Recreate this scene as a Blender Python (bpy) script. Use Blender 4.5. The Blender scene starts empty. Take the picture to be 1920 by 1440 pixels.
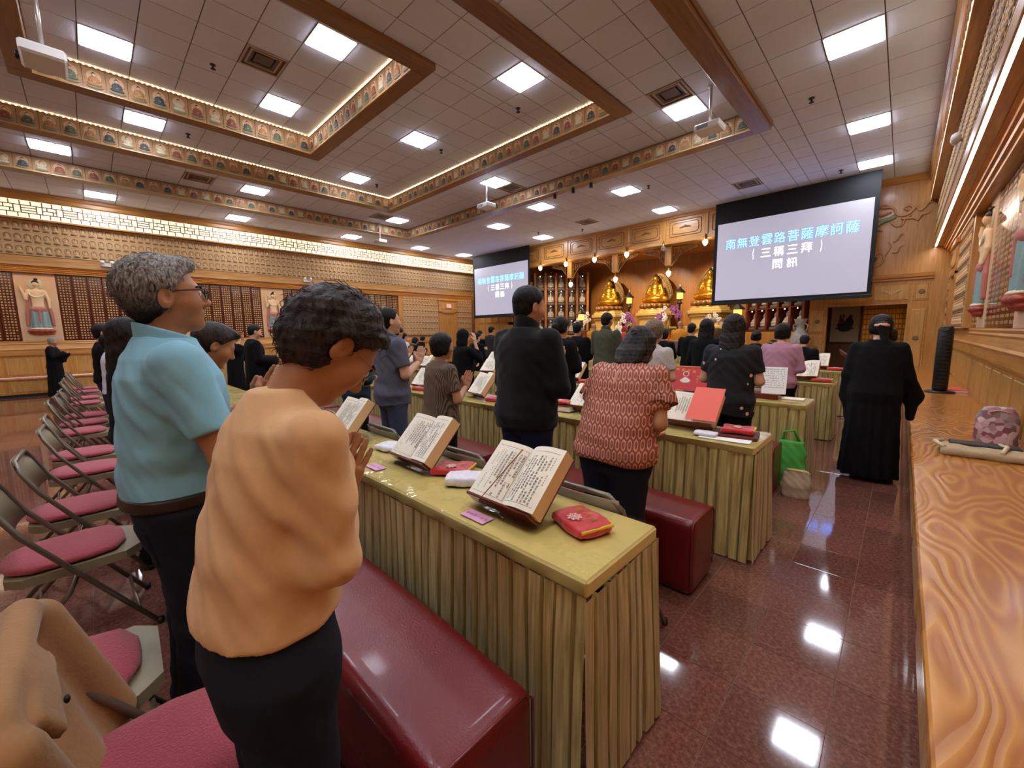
import bpy, math, random
import numpy as np
from mathutils import Matrix, Vector, Euler
random.seed(7); rng = np.random.default_rng(7)
SC = bpy.context.scene
COL = SC.collection
H = 1.45                                   # camera height
# ------------------------------------------------------------------ camera
def cam_rot(yaw, pitch, roll):
    cy, sy = math.cos(yaw), math.sin(yaw)
    fw = np.array([-sy*math.cos(pitch), cy*math.cos(pitch), math.sin(pitch)])
    r0 = np.array([cy, sy, 0.0]); u0 = np.cross(r0, fw)
    r = r0*math.cos(roll)+u0*math.sin(roll); u = -r0*math.sin(roll)+u0*math.cos(roll)
    return np.stack([r, u, -fw], 1)
CR = cam_rot(*np.radians([43.98, -7.21, -0.84])); FPX = 756.0
cd = bpy.data.cameras.new('camera'); cam = bpy.data.objects.new('camera', cd); COL.objects.link(cam)
cd.sensor_width = 36.0; cd.lens = FPX/1920*36.0; cd.clip_start = 0.02; cd.clip_end = 100
m4 = Matrix.Identity(4)
for i in range(3):
    for j in range(3): m4[i][j] = CR[i, j]
m4[2][3] = H
cam.matrix_world = m4; SC.camera = cam
def project(p):
    c = CR.T @ (np.array(p, float)-[0, 0, H])
    if c[2] > -0.05: return None
    return 960-c[0]/c[2]*FPX, 720+c[1]/c[2]*FPX, -c[2]
# ------------------------------------------------------------------ world, exposure
w = bpy.data.worlds.new('world'); SC.world = w; w.use_nodes = True
w.node_tree.nodes['Background'].inputs[0].default_value = (0.9, 0.85, 0.8, 1)
w.node_tree.nodes['Background'].inputs[1].default_value = 0.05
SC.view_settings.view_transform = 'Standard'; SC.view_settings.look = 'None'
SC.view_settings.gamma = 1.0; SC.view_settings.use_curve_mapping = False
SC.view_settings.exposure = 0.28
PANEL_W = 34.0          # emission of the ceiling light panels
LATTICE_W = 0.85; COVE_W = 30.0; BEAD_W = 14.0; BULB_W = 24.0; SCREEN_W = 0.5
# ------------------------------------------------------------------ materials
def lin(c):
    if isinstance(c, str):
        c = [int(c[i:i+2], 16)/255 for i in (0, 2, 4)]
    return tuple((x/12.92 if x <= .04045 else ((x+.055)/1.055)**2.4) for x in c)+(1.0,)
MATS = {}
def nmat(name):
    m = bpy.data.materials.new(name); m.use_nodes = True
    nt = m.node_tree; return m, nt, nt.nodes['Principled BSDF']
def node(nt, t, **kw):
    n = nt.nodes.new(t)
    for k, v in kw.items():
        if k in n.inputs: n.inputs[k].default_value = v
        else: setattr(n, k, v)
    return n
def mat(name, col, rough=.5, metal=0, var=0.12, scale=40, bump=0.0, bscale=None, coat=0, alpha=1, sheen=0, stretch=(1, 1, 1), detail=3, spec=.5, trans=0, ior=1.45):
    """plain colour with slight procedural variation and optional bump"""
    if name in MATS: return MATS[name]
    m, nt, b = nmat(name); MATS[name] = m
    c = lin(col)
    b.inputs['Roughness'].default_value = rough; b.inputs['Metallic'].default_value = metal
    b.inputs['Coat Weight'].default_value = coat; b.inputs['Coat Roughness'].default_value = .08
    b.inputs['Specular IOR Level'].default_value = spec
    b.inputs['Sheen Weight'].default_value = sheen
    b.inputs['Alpha'].default_value = alpha
    b.inputs['Transmission Weight'].default_value = trans; b.inputs['IOR'].default_value = ior
    tc = node(nt, 'ShaderNodeTexCoord'); mp = node(nt, 'ShaderNodeMapping', Scale=stretch)
    nt.links.new(tc.outputs['Object'], mp.inputs['Vector'])
    nz = node(nt, 'ShaderNodeTexNoise', Scale=scale, Detail=detail)
    nt.links.new(mp.outputs[0], nz.inputs['Vector'])
    mx = node(nt, 'ShaderNodeMix', data_type='RGBA')
    mx.inputs[6].default_value = tuple(x*(1-var) for x in c[:3])+(1,)
    mx.inputs[7].default_value = tuple(min(1, x*(1+var)) for x in c[:3])+(1,)
    nt.links.new(nz.outputs[0], mx.inputs[0]); nt.links.new(mx.outputs[2], b.inputs['Base Color'])
    if bump:
        n2 = nz
        if bscale:
            n2 = node(nt, 'ShaderNodeTexNoise', Scale=bscale, Detail=detail); nt.links.new(mp.outputs[0], n2.inputs['Vector'])
        bp = node(nt, 'ShaderNodeBump', Strength=bump, Distance=.01)
        nt.links.new(n2.outputs[0], bp.inputs['Height']); nt.links.new(bp.outputs[0], b.inputs['Normal'])
    return m
def wood(name, dark, light, axis=1, rough=.35, scale=6, coat=.15, big=False, bump=.15):
    """wood grain running along an axis of object space"""
    if name in MATS: return MATS[name]
    m, nt, b = nmat(name); MATS[name] = m
    tc = node(nt, 'ShaderNodeTexCoord')
    s = [1.0, 1.0, 1.0]; s[axis] = .07 if not big else .3
    mp = node(nt, 'ShaderNodeMapping', Scale=tuple(s)); nt.links.new(tc.outputs['Object'], mp.inputs['Vector'])
    nz = node(nt, 'ShaderNodeTexNoise', Scale=scale*4, Detail=6, Roughness=.65); nt.links.new(mp.outputs[0], nz.inputs['Vector'])
    n2 = node(nt, 'ShaderNodeTexNoise', Scale=scale*.5, Detail=2); nt.links.new(mp.outputs[0], n2.inputs['Vector'])
    fac = nz.outputs[0]
    if big:   # cathedral figure: contour rings of a low noise
        mu = node(nt, 'ShaderNodeMath', operation='MULTIPLY'); mu.inputs[1].default_value = 24.0
        nt.links.new(n2.outputs[0], mu.inputs[0])
        fr = node(nt, 'ShaderNodeMath', operation='PINGPONG'); fr.inputs[1].default_value = .5
        nt.links.new(mu.outputs[0], fr.inputs[0])
        ad = node(nt, 'ShaderNodeMath', operation='ADD'); nt.links.new(fr.outputs[0], ad.inputs[0])
        h = node(nt, 'ShaderNodeMath', operation='MULTIPLY'); h.inputs[1].default_value = .35
        nt.links.new(nz.outputs[0], h.inputs[0]); nt.links.new(h.outputs[0], ad.inputs[1]); fac = ad.outputs[0]
    rp = node(nt, 'ShaderNodeValToRGB'); e = rp.color_ramp.elements
    e[0].position = .3; e[0].color = lin(dark); e[1].position = .7; e[1].color = lin(light)
    nt.links.new(fac, rp.inputs[0]); nt.links.new(rp.outputs[0], b.inputs['Base Color'])
    b.inputs['Roughness'].default_value = rough; b.inputs['Coat Weight'].default_value = coat; b.inputs['Coat Roughness'].default_value = .12
    bp = node(nt, 'ShaderNodeBump', Strength=bump, Distance=.004)
    nt.links.new(fac, bp.inputs['Height']); nt.links.new(bp.outputs[0], b.inputs['Normal'])
    return m
def emis(name, col, s):
    if name in MATS: return MATS[name]
    m, nt, b = nmat(name); MATS[name] = m
    b.inputs['Base Color'].default_value = lin(col); b.inputs['Emission Color'].default_value = lin(col); b.inputs['Emission Strength'].default_value = s
    return m
# ------------------------------------------------------------------ mesh builder
class MB:
    def __init__(s): s.v = []; s.f = []; s.m = []; s.sm = []
    def add(s, v, f, m=0, smooth=False):
        o = len(s.v); s.v += [tuple(p) for p in v]
        s.f += [tuple(i+o for i in q) for q in f]; s.m += [m]*len(f); s.sm += [smooth]*len(f); return s
    def box(s, x0, x1, y0, y1, z0, z1, m=0):
        v = [(x, y, z) for x in (x0, x1) for y in (y0, y1) for z in (z0, z1)]
        return s.add(v, [(0, 1, 3, 2), (4, 6, 7, 5), (0, 4, 5, 1), (2, 3, 7, 6), (0, 2, 6, 4), (1, 5, 7, 3)], m)
    def rbox(s, x0, x1, y0, y1, z0, z1, b=.004, m=0):
        """box with chamfered edges"""
        X, Y, Z = (x0, x1), (y0, y1), (z0, z1); v = []; idx = {}
        for i in (0, 1):
            for j in (0, 1):
                for k in (0, 1):
                    sx, sy, sz = (b if i == 0 else -b), (b if j == 0 else -b), (b if k == 0 else -b)
                    for a, p in enumerate(((X[i], Y[j]+sy, Z[k]+sz), (X[i]+sx, Y[j], Z[k]+sz), (X[i]+sx, Y[j]+sy, Z[k]))):
                        idx[i, j, k, a] = len(v); v.append(p)
        f = []
        for i in (0, 1): f.append([idx[i, 0, 0, 0], idx[i, 0, 1, 0], idx[i, 1, 1, 0], idx[i, 1, 0, 0]][::1 if i == 0 else -1])
        for j in (0, 1): f.append([idx[0, j, 0, 1], idx[1, j, 0, 1], idx[1, j, 1, 1], idx[0, j, 1, 1]][::1 if j == 0 else -1])
        for k in (0, 1): f.append([idx[0, 0, k, 2], idx[0, 1, k, 2], idx[1, 1, k, 2], idx[1, 0, k, 2]][::1 if k == 0 else -1])
        for j in (0, 1):
            for k in (0, 1): f.append([idx[0, j, k, 1], idx[1, j, k, 1], idx[1, j, k, 2], idx[0, j, k, 2]][::1 if (j+k) % 2 else -1])
        for i in (0, 1):
            for k in (0, 1): f.append([idx[i, 0, k, 0], idx[i, 1, k, 0], idx[i, 1, k, 2], idx[i, 0, k, 2]][::-1 if (i+k) % 2 else 1])
        for i in (0, 1):
            for j in (0, 1): f.append([idx[i, j, 0, 0], idx[i, j, 1, 0], idx[i, j, 1, 1], idx[i, j, 0, 1]][::1 if (i+j) % 2 else -1])
        for i in (0, 1):
            for j in (0, 1):
                for k in (0, 1): f.append([idx[i, j, k, 0], idx[i, j, k, 1], idx[i, j, k, 2]][::1 if (i+j+k) % 2 else -1])
        return s.add(v, f, m)
    def tube(s, pts, r, n=8, m=0, caps=True, smooth=True):
        pts = [Vector(p) for p in pts]; rs = r if isinstance(r, (list, tuple)) else [r]*len(pts)
        v = []; f = []; up = None
        for i, p in enumerate(pts):
            t = (pts[min(i+1, len(pts)-1)]-pts[max(i-1, 0)]).normalized()
            if up is None:
                up = Vector((0, 0, 1)) if abs(t.z) < .9 else Vector((1, 0, 0))
            a = t.cross(up).normalized(); up = a.cross(t).normalized()
            for k in range(n):
                an = 2*math.pi*k/n; v.append(p+(a*math.cos(an)+up*math.sin(an))*rs[i])
        for i in range(len(pts)-1):
            for k in range(n): f.append((i*n+k, i*n+(k+1) % n, (i+1)*n+(k+1) % n, (i+1)*n+k))
        s.add(v, f, m, smooth)
        if caps:
            o = len(s.v)-len(v)
            s.f += [tuple(o+k for k in range(n))[::-1], tuple(o+(len(pts)-1)*n+k for k in range(n))]; s.m += [m, m]; s.sm += [False]*2
        return s
    def lathe(s, prof, n=16, c=(0, 0, 0), m=0, sc=(1, 1, 1), smooth=True):
        v = []; f = []
        for r, z in prof:
            for k in range(n):
                a = 2*math.pi*k/n; v.append((c[0]+r*math.cos(a)*sc[0], c[1]+r*math.sin(a)*sc[1], c[2]+z*sc[2]))
        for i in range(len(prof)-1):
            for k in range(n): f.append((i*n+k, i*n+(k+1) % n, (i+1)*n+(k+1) % n, (i+1)*n+k))
        f.append(tuple(range(n))[::-1]); f.append(tuple((len(prof)-1)*n+k for k in range(n)))
        return s.add(v, f, m, smooth)
    def ball(s, c, r, n=10, k=6, m=0):
        r = r if isinstance(r, (tuple, list)) else (r, r, r)
        pr = [(max(.02, math.sin(math.pi*i/k)), -math.cos(math.pi*i/k)) for i in range(k+1)]
        return s.lathe(pr, n, c, m, r)
    def prism(s, poly, a0, a1, axis=1, m=0, smooth=False):
        """2-D polygon extruded along an axis; poly gives the other two coordinates in order"""
        n = len(poly)
        def P(p, a):
            q = list(p); q.insert(axis, a); return tuple(q)
        v = [P(p, a0) for p in poly]+[P(p, a1) for p in poly]
        f = [(i, (i+1) % n, n+(i+1) % n, n+i) for i in range(n)]
        s.add(v, f, m, smooth); s.add(v, [tuple(range(n))[::-1], tuple(range(n, 2*n))], m); return s
    def quad(s, a, b, c, d, m=0): return s.add([a, b, c, d], [(0, 1, 2, 3)], m)
    def xf(s, M):
        s.v = [tuple(M @ Vector(p)) for p in s.v]; return s
    def mesh(s, name, mats):
        me = bpy.data.meshes.new(name); me.from_pydata(s.v, [], s.f)
        for mt in (mats if isinstance(mats, (list, tuple)) else [mats]): me.materials.append(mt)
        me.polygons.foreach_set('material_index', s.m); me.polygons.foreach_set('use_smooth', s.sm)
        me.validate(); me.update(); return me
def fixn(me):
    import bmesh
    bm = bmesh.new(); bm.from_mesh(me); bmesh.ops.recalc_face_normals(bm, faces=bm.faces); bm.to_mesh(me); bm.free(); return me
def link(name, me, parent=None, loc=(0, 0, 0), rot=(0, 0, 0), scale=(1, 1, 1)):
    o = bpy.data.objects.new(name, me); COL.objects.link(o)
    o.location = loc; o.rotation_euler = rot; o.scale = scale
    if parent is not None: o.parent = parent
    return o
def obj(name, mb, mats, parent=None, fix=True, **kw):
    me = mb.mesh(name, mats)
    if fix: fixn(me)
    return link(name, me, parent, **kw)
def tag(o, label=None, cat=None, group=None, kind=None):
    if label: o['label'] = label
    if cat: o['category'] = cat
    if group: o['group'] = group
    if kind: o['kind'] = kind
    return o
def thing(name, label, cat, loc=(0, 0, 0), rotz=0, group=None):
    return tag(link(name, None, None, loc, (0, 0, rotz)), label, cat, group)
def kids(o): return [c for c in bpy.data.objects if c.parent is o] if False else KID.get(o.name, [])
KID = {}
def clone(root, loc, rot, label, group=None):
    """copy of a thing, its parts and their sub-parts"""
    def rec(o, par):
        c = o.copy(); COL.objects.link(c)
        if par is not None: c.parent = par
        for ch in list(o.children): rec(ch, c)
        return c
    r = rec(root, None); r.location = loc; r.rotation_euler = rot if isinstance(rot, (tuple, list)) else (0, 0, rot)
    r['label'] = label
    if group: r['group'] = group
    return r
ORD = ['first', 'second', 'third', 'fourth', 'fifth', 'sixth', 'seventh', 'eighth', 'ninth', 'tenth', 'eleventh', 'twelfth', 'thirteenth', 'fourteenth', 'fifteenth', 'sixteenth']
def text_mesh(txt, size, mats, extrude=0.0, offset=0.0, space_line=1.0, align='CENTER', res=2):
    c = bpy.data.curves.new('lettering', 'FONT'); c.body = txt; c.size = size; c.extrude = extrude; c.offset = offset
    c.align_x = align; c.align_y = 'CENTER'; c.space_line = space_line; c.resolution_u = res
    o = bpy.data.objects.new('lettering', c); COL.objects.link(o)
    dg = bpy.context.evaluated_depsgraph_get(); dg.update()
    me = bpy.data.meshes.new_from_object(o.evaluated_get(dg), depsgraph=dg)
    bpy.data.objects.remove(o); bpy.data.curves.remove(c)
    me.materials.clear()
    if mats: me.materials.append(mats)
    return me
GLY = {}
def glyph(ch):
    """triangulated character, normalised to a unit square (cached)"""
    if ch not in GLY:
        me = text_mesh(ch, 1.0, None, res=1)
        n = len(me.vertices); a = np.empty(n*3); me.vertices.foreach_get('co', a); a = a.reshape(-1, 3)[:, :2] if n else np.zeros((0, 2))
        if n:
            lo, hi = a.min(0), a.max(0); a = (a-(lo+hi)/2)/max(hi-lo)
        GLY[ch] = (a, [tuple(p.vertices) for p in me.polygons]); bpy.data.meshes.remove(me)
    return GLY[ch]
def write(mb, ch, cx, cz, w, h, m=0, y=0.0, bold=0.0):
    """put a character upright on the plane y, facing -y"""
    a, f = glyph(ch)
    for dx in ((0,) if not bold else (-bold, bold)):
        mb.add([(cx+p[0]*w+dx*w, y, cz+p[1]*h) for p in a], f, m)
# ------------------------------------------------------------------ shared materials
W_OAK = wood('oak_along_y', 'a46c32', 'd0964c', 1); W_OAKX = wood('oak_along_x', 'a46c32', 'd0964c', 0); W_OAKZ = wood('oak_upright', 'a46c32', 'd0964c', 2)
W_OAKLT = wood('light_oak', 'aa7a40', 'cea05e', 1); W_BEAM = wood('beam_oak', '6e4420', '8f5e30', 1, rough=.4); W_BEAMX = wood('beam_oak_x', '6e4420', '8f5e30', 0, rough=.4)
W_LEDGE = wood('ledge_varnished_oak', 'a5642a', 'c4863a', 1, rough=.26, scale=4.4, coat=.35, big=True, bump=.5)
W_RED = wood('red_lacquer', '5a1e14', '74291b', 2, rough=.25, coat=.4)
M_TILE = mat('ceiling_tile_face', 'd9dcea', .9, var=.04, scale=60, bump=.5, bscale=55, detail=4)
M_TBAR = mat('ceiling_grid', '6c5f5a', .7)
M_PANEL = emis('light_panel', 'e9f0ff', PANEL_W); M_WHITE = mat('white_plastic', 'dedcda', .45, var=.03)
M_DARK = mat('dark_metal', '1c1a1a', .5); M_VENT = mat('vent_metal', 'b5a28a', .5)
M_GOLD = mat('gold_leaf', 'f2b63c', .28, .85, var=.1, scale=30); M_BRASS = mat('brass', 'c8964a', .3, 1)
M_BLACK = mat('black_plastic', '0e0e10', .4)
M_TAN = mat('tan_relief', 'c9a271', .6, var=.16, scale=18); M_TAND = mat('tan_relief_dark', '80603a', .6, var=.2, scale=25)  # the darker tan puts shading of the frieze reliefs into the colour
# ================================================================== ROOM SHELL
XR, XL, YB, YF, ZC = 0.95, -16.95, -7.0, 14.5, 5.17
G = 0.609
# ---------- floor: polished granite tiles of one foot, joints recessed
def granite():
    m, nt, b = nmat('red_granite')
    tc = node(nt, 'ShaderNodeTexCoord'); oi = node(nt, 'ShaderNodeObjectInfo')
    nz = node(nt, 'ShaderNodeTexNoise', Scale=55, Detail=5, Roughness=.7); nt.links.new(tc.outputs['Object'], nz.inputs['Vector'])
    vo = node(nt, 'ShaderNodeTexVoronoi', Scale=90); nt.links.new(tc.outputs['Object'], vo.inputs['Vector'])
    rp = node(nt, 'ShaderNodeValToRGB'); e = rp.color_ramp.elements
    e[0].position = .3; e[0].color = lin('5e382f'); e[1].position = .72; e[1].color = lin('9a6a5a')
    n = e.new(.5); n.color = lin('66402f' if False else '7a4c40')
    nt.links.new(nz.outputs[0], rp.inputs[0])
    mx = node(nt, 'ShaderNodeMix', data_type='RGBA', blend_type='MULTIPLY'); mx.inputs[0].default_value = .3
    nt.links.new(rp.outputs[0], mx.inputs[6]); nt.links.new(vo.outputs['Distance'], mx.inputs[7])
    mr = node(nt, 'ShaderNodeMapRange'); mr.inputs[3].default_value = .82; mr.inputs[4].default_value = 1.18
    nt.links.new(oi.outputs['Random'], mr.inputs[0])
    m2 = node(nt, 'ShaderNodeMix', data_type='RGBA', blend_type='MULTIPLY'); m2.inputs[0].default_value = 1
    nt.links.new(mx.outputs[2], m2.inputs[6]); nt.links.new(mr.outputs[0], m2.inputs[7])
    nt.links.new(m2.outputs[2], b.inputs['Base Color'])
    b.inputs['Roughness'].default_value = .07; b.inputs['Specular IOR Level'].default_value = .62; b.inputs['Coat Weight'].default_value = .25; b.inputs['Coat Roughness'].default_value = .03
    return m
M_GRAN = granite(); M_GROUT = mat('floor_joint', '8d6f60', .8)
floor = obj('floor', MB().box(XL-.3, XR+.3, YB, 19, -.1, -.003), M_GROUT); tag(floor, 'polished red granite floor of the hall', None, kind='structure')
TW = .305; cells = []
for i in range(-56, 5):
    for j in range(-32, 62):
        x = -.395+TW*(i+.5); y = 1.695+TW*(j+.5)
        if x < XL or x > .3 or y < YB or y > 18.5: continue
        p = project((x, y, 0)); a = 0
        if p and -60 < p[0] < 1980 and 600 < p[1] < 1500:
            vis = (x > -.8 and y > .2) or (x < -.8 and y < .35 and p[0] < 700) or p[0] < 330
            if vis: a = 1/(p[2]**3)
        cells.append((a, x, y))
cells.sort(reverse=True)
tile_me = MB().rbox(-TW/2+.001, TW/2-.001, -TW/2+.001, TW/2-.001, -.003, 0, .0008).mesh('floor_tile', M_GRAN)
fixn(tile_me)
mb = MB()
for k, (a, x, y) in enumerate(cells):
    if k < 300: link('floor_tile', tile_me, floor, (x, y, 0))
    else:
        h = TW/2-.001; mb.quad((x-h, y-h, 0), (x+h, y-h, 0), (x+h, y+h, 0), (x-h, y+h, 0))
tag(obj('floor_tile_field', mb, M_GRAN, floor, fix=False), kind='stuff')
# ---------- ceiling: three nested trays framed by beams, lay-in tiles
LV = [  # z, outer rect of the ring (x0,x1,y0,y1), grid anchor, inner rect (hole)
    (5.17, (XL+.15, XR-.15, YB, 14.5), (-.745, 7.26), (-14.0, -2.0, -5.2, 8.93)),
    (5.36, (-13.72, -2.28, -4.95, 8.70), (-3.10, 7.74), (-12.2, -3.8, -3.4, 7.14)),
    (5.68, (-11.89, -4.11, -3.18, 6.92), (-4.93, 5.43), (-10.37, -5.63, -.475, 4.21)),
    (5.97, (-10.11, -5.89, -.21, 3.94), (-6.76, 3.06), None)]
LIGHTS = [
    (0, -.745, 7.26), (0, -.745, 10.29), (0, -.745, 12.68), (0, -.745, 3.6), (0, -.745, .55), (0, -5.62, 10.29), (0, -5.62, 12.74), (0, -8.05, 9.74), (0, -10.5, 10.33), (0, -10.5, 12.78),
    (0, -15.36, 12.75), (0, -15.36, 10.31), (0, -15.36, 7.26), (0, -15.36, 3.62), (0, -15.36, .55), (0, -15.36, -3.1), (0, -.745, -3.1), (0, -8.05, -6.1),
    (1, -3.1, 7.74), (1, -7.97, 7.76), (1, -12.84, 7.76), (1, -12.84, 3.5), (1, -12.84, 0), (1, -3.1, 3.5), (1, -3.1, 0), (1, -8, -4.2),
    (2, -4.93, 5.43), (2, -7.97, 5.43), (2, -11.02, 5.43), (2, -11.02, 1.2), (2, -4.93, 1.2), (2, -8, -1.8),
    (3, -9.2, .64), (3, -6.76, 3.06), (3, -9.2, 3.06), (3, -6.76, .64)]
VENTS = [(3, -7.97, 2.45), (1, -3.1, 7.11), (1, -12.84, 2.3), (1, -7.97, 8.34), (0, -3.16, 12.1), (0, -8.0, 12.1), (1, -12.84, 7.1)]
def snap(v):
    l, x, y = v; ax, ay = LV[l][2]; return l, ax+round((x-ax)/G)*G, ay+round((y-ay)/G)*G
LIGHTS = [snap(v) for v in LIGHTS]; VENTS = [snap(v) for v in VENTS]
tile_rects = []; used = [(l, x, y) for l, x, y in LIGHTS+VENTS]
ceil = obj('ceiling', MB(), M_TBAR); tag(ceil, 'suspended tile ceiling with three nested raised trays', None, kind='structure')
cm = MB()
def ring(o, h):
    if h is None: return [o]
    return [(o[0], h[0], o[2], o[3]), (h[1], o[1], o[2], o[3]), (h[0], h[1], h[3], o[3]), (h[0], h[1], o[2], h[2])]
cmx = MB()
for l, (z, o, (ax, ay), h) in enumerate(LV):
    for (x0, x1, y0, y1) in ring(o, h): cmx.box(x0, x1, y0, y1, z+.012, z+.03)
    i0, i1 = math.floor((o[0]-ax)/G)-1, math.ceil((o[1]-ax)/G)+1; j0, j1 = math.floor((o[2]-ay)/G)-1, math.ceil((o[3]-ay)/G)+1
    for i in range(i0, i1+1):
        for j in range(j0, j1+1):
            cx, cy = ax+i*G, ay+j*G
            if any(u[0] == l and abs(u[1]-cx) < .32 and abs(u[2]-cy) < .32 for u in used): continue
            for (x0, x1, y0, y1) in ring(o, h):
                a0, a1, b0, b1 = max(cx-G/2, x0), min(cx+G/2, x1), max(cy-G/2, y0), min(cy+G/2, y1)
                if a1-a0 > .03 and b1-b0 > .03:
                    p = project(((a0+a1)/2, (b0+b1)/2, z))
                    ar = (a1-a0)*(b1-b0)/p[2]**3*max(.01, (z-H)) if p and -80 < p[0] < 2000 and -80 < p[1] < 700 else 0
                    tile_rects.append((ar, a0, a1, b0, b1, z))
cz = cmx.mesh('ceiling', M_TBAR); fixn(cz); ceil.data = cz
tile_rects.sort(reverse=True)
ct = MB().rbox(-.5, .5, -.5, .5, -.5, .5, .006).mesh('ceiling_tile', M_TILE); fixn(ct)
fld = MB()
for k, (ar, a0, a1, b0, b1, z) in enumerate(tile_rects):
    g = .0065
    if k < 300 and ar > 0:
        # full tiles share one mesh; cut ones are scaled copies
        link('ceiling_tile', ct, ceil, ((a0+a1)/2, (b0+b1)/2, z+.006), (0, 0, 0), (a1-a0-2*g, b1-b0-2*g, .014))
    else: fld.box(a0+g, a1-g, b0+g, b1-g, z, z+.012)
tag(obj('ceiling_tile_field', fld, M_TILE, ceil), kind='stuff')
# light panels
zc = lambda l: LV[l][0]
lf = MB(); s = .297; t = .022
for a, b, c, d in ((-s, s, -s, -s+t), (-s, s, s-t, s), (-s, -s+t, -s+t, s-t), (s-t, s, -s+t, s-t)): lf.box(a, b, c, d, -.010, .012)
lf_me = lf.mesh('frame', M_WHITE); fixn(lf_me)
ld_me = MB().rbox(-s+t, s-t, -s+t, s-t, -.022, .002, .006).mesh('diffuser', M_PANEL)  # drop below the frame added so glowing sides brighten the ceiling
tray = ['outermost ceiling', 'lowest tray', 'middle tray', 'topmost tray']
seen = {}
for l, x, y in LIGHTS:
    o = thing('ceiling_light', '', 'light', (x, y, zc(l)), 0, 'square ceiling light panels')
    link('frame', lf_me, o); link('diffuser', ld_me, o); seen.setdefault('objs', []).append((o, l, x, y))
groups = {}
for o, l, x, y in seen['objs']:
    r = 'row nearest the ledge' if x > -2 else 'row nearest the lattice wall' if x < -14.5 else None
    if r is None:
        r = 'row across the altar side' if y > (9 if l == 0 else 4 if l in (1, 2) else 2) else 'row across the camera side'
        if l in (1, 2) and y < 4.5: r = 'left row' if x < -9 else 'row above the camera'
    groups.setdefault((l, r), []).append((y if 'nearest' in r or 'left' in r or 'above' in r else x, o, 'y' if 'nearest' in r or 'left' in r or 'above' in r else 'x'))
for (l, r), v in groups.items():
    v.sort(key=lambda q: -q[0])
    for k, (q, o, ax) in enumerate(v):
        o['label'] = f'square light panel of the {tray[l]}, {r}, {ORD[k]} from the '+('altar' if ax == 'y' else 'right')
# vents
def vent():
    t = thing('ceiling_vent', '', 'vent'); s = .295
    for k in range(4):
        a = s-.07*k; b = a-.028; mb = MB(); z = -.004-.012*k if k else -.012
        for q in ((-a, a, -a, -b), (-a, a, b, a), (-a, -b, -b, b), (b, a, -b, b)): mb.box(*q, -.012+.012*k, .004+.012*k)
        obj('louver' if k else 'frame', mb, M_VENT, t)
    obj('backing', MB().box(-s, s, -s, s, .05, .06), M_DARK, t); return t
v0 = vent(); vl = ['in the topmost tray', 'beside the light near the small front projector', 'far left behind the blue-shirted man', 'beside the centre projector', 'just before the right screen', 'in front of the altar cornice', 'beside the far left projector']
for k, (l, x, y) in enumerate(VENTS):
    lab = 'square stepped air vent '+vl[k]
    if k == 0: v0.location = (x, y, zc(l)); v0['label'] = lab; v0['group'] = 'ceiling vents'
    else: clone(v0, (x, y, zc(l)), 0, lab)
# sprinklers
SPR = [(3, -8.65, 1.88), (2, -11.1, 1.85), (2, -8.03, 6.07), (2, -11.07, 6.07), (2, -5.59, 6.07), (0, -1.36, 8.53), (0, -1.35, 12.75), (0, -5.02, 10.38), (0, -8.73, 12.87), (0, -10.1, 12.0)]
sp = MB().lathe([(.035, 0), (.035, -.008), (.012, -.012), (.012, -.05), (.03, -.052), (.03, -.056)], 8)
sp_me = sp.mesh('sprinkler', M_DARK); fixn(sp_me)
sl = ['in the topmost tray', 'at the left of the middle tray', 'at the centre of the middle tray near the altar', 'at the far left corner of the middle tray', 'at the right of the middle tray', 'nearest in the right strip of ceiling', 'above the right screen', 'between two lights before the altar', 'close to the altar cornice', 'left of the altar cornice']
for k, (l, x, y) in enumerate(SPR):
    tag(link('sprinkler', sp_me, None, (x, y, zc(l)), (0, 0, 0), (1.3, 1.3, 1.3)), 'small dark sprinkler head '+sl[k], 'sprinkler', 'ceiling sprinklers')
tag(obj('ceiling_speaker', MB().lathe([(.11, .002), (.11, -.006), (.09, -.01), (.0, -.01)], 20), M_TILE, None, loc=(-5.5, 7.77, 5.36)), 'round white ceiling speaker grille between the two front beams', 'speaker')
# ---------- beams with painted relief tiles and bead lights
def seated(mb, w, h, mats, d=.012, lotus=4, robe=2, skin=3, hair=5):
    """small seated figure in half relief on the plane y=0 facing -y, centre x=0, base z=0"""
    mb.ball((0, 0, .10*h), (.40*w, d*1.2, .085*h), 10, 4, lotus)
    mb.ball((0, -d*.3, .25*h), (.34*w, d*1.3, .10*h), 10, 4, robe)
    mb.ball((0, -d*.4, .45*h), (.20*w, d*1.3, .19*h), 8, 5, robe)
    mb.ball((-.17*w, -d*.3, .42*h), (.08*w, d, .15*h), 6, 4, robe); mb.ball((.17*w, -d*.3, .42*h), (.08*w, d, .15*h), 6, 4, robe)
    mb.ball((0, -d*.6, .36*h), (.10*w, d, .05*h), 6, 4, skin)
    mb.ball((0, -d*.7, .68*h), (.095*w, d*1.1, .085*h), 8, 5, skin)
    mb.ball((0, -d*.3, .74*h), (.10*w, d*1.1, .06*h), 8, 4, hair); mb.ball((0, -d*.3, .80*h), (.05*w, d, .035*h), 6, 3, hair)
M_FRAME = mat('relief_ground', 'a37e58', .7, var=.4, scale=22, detail=5); M_HALO = mat('relief_halo', 'c9a684', .7); M_SKINR = mat('relief_skin', 'd7b690', .6)
ROBES = [mat('robe_'+n, c, .6, var=.2) for n, c in (('red', '8c4c38'), ('blue', '454a4c'), ('green', '56604a'), ('white', 'c2b594'), ('ochre', 'a8784e'))]
M_LOT = mat('relief_lotus', '7d7457', .6); M_HAIRR = mat('relief_hair', '2a2320', .6)
BT_W, BT_H = .26, .315; beam_tiles = []
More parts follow.
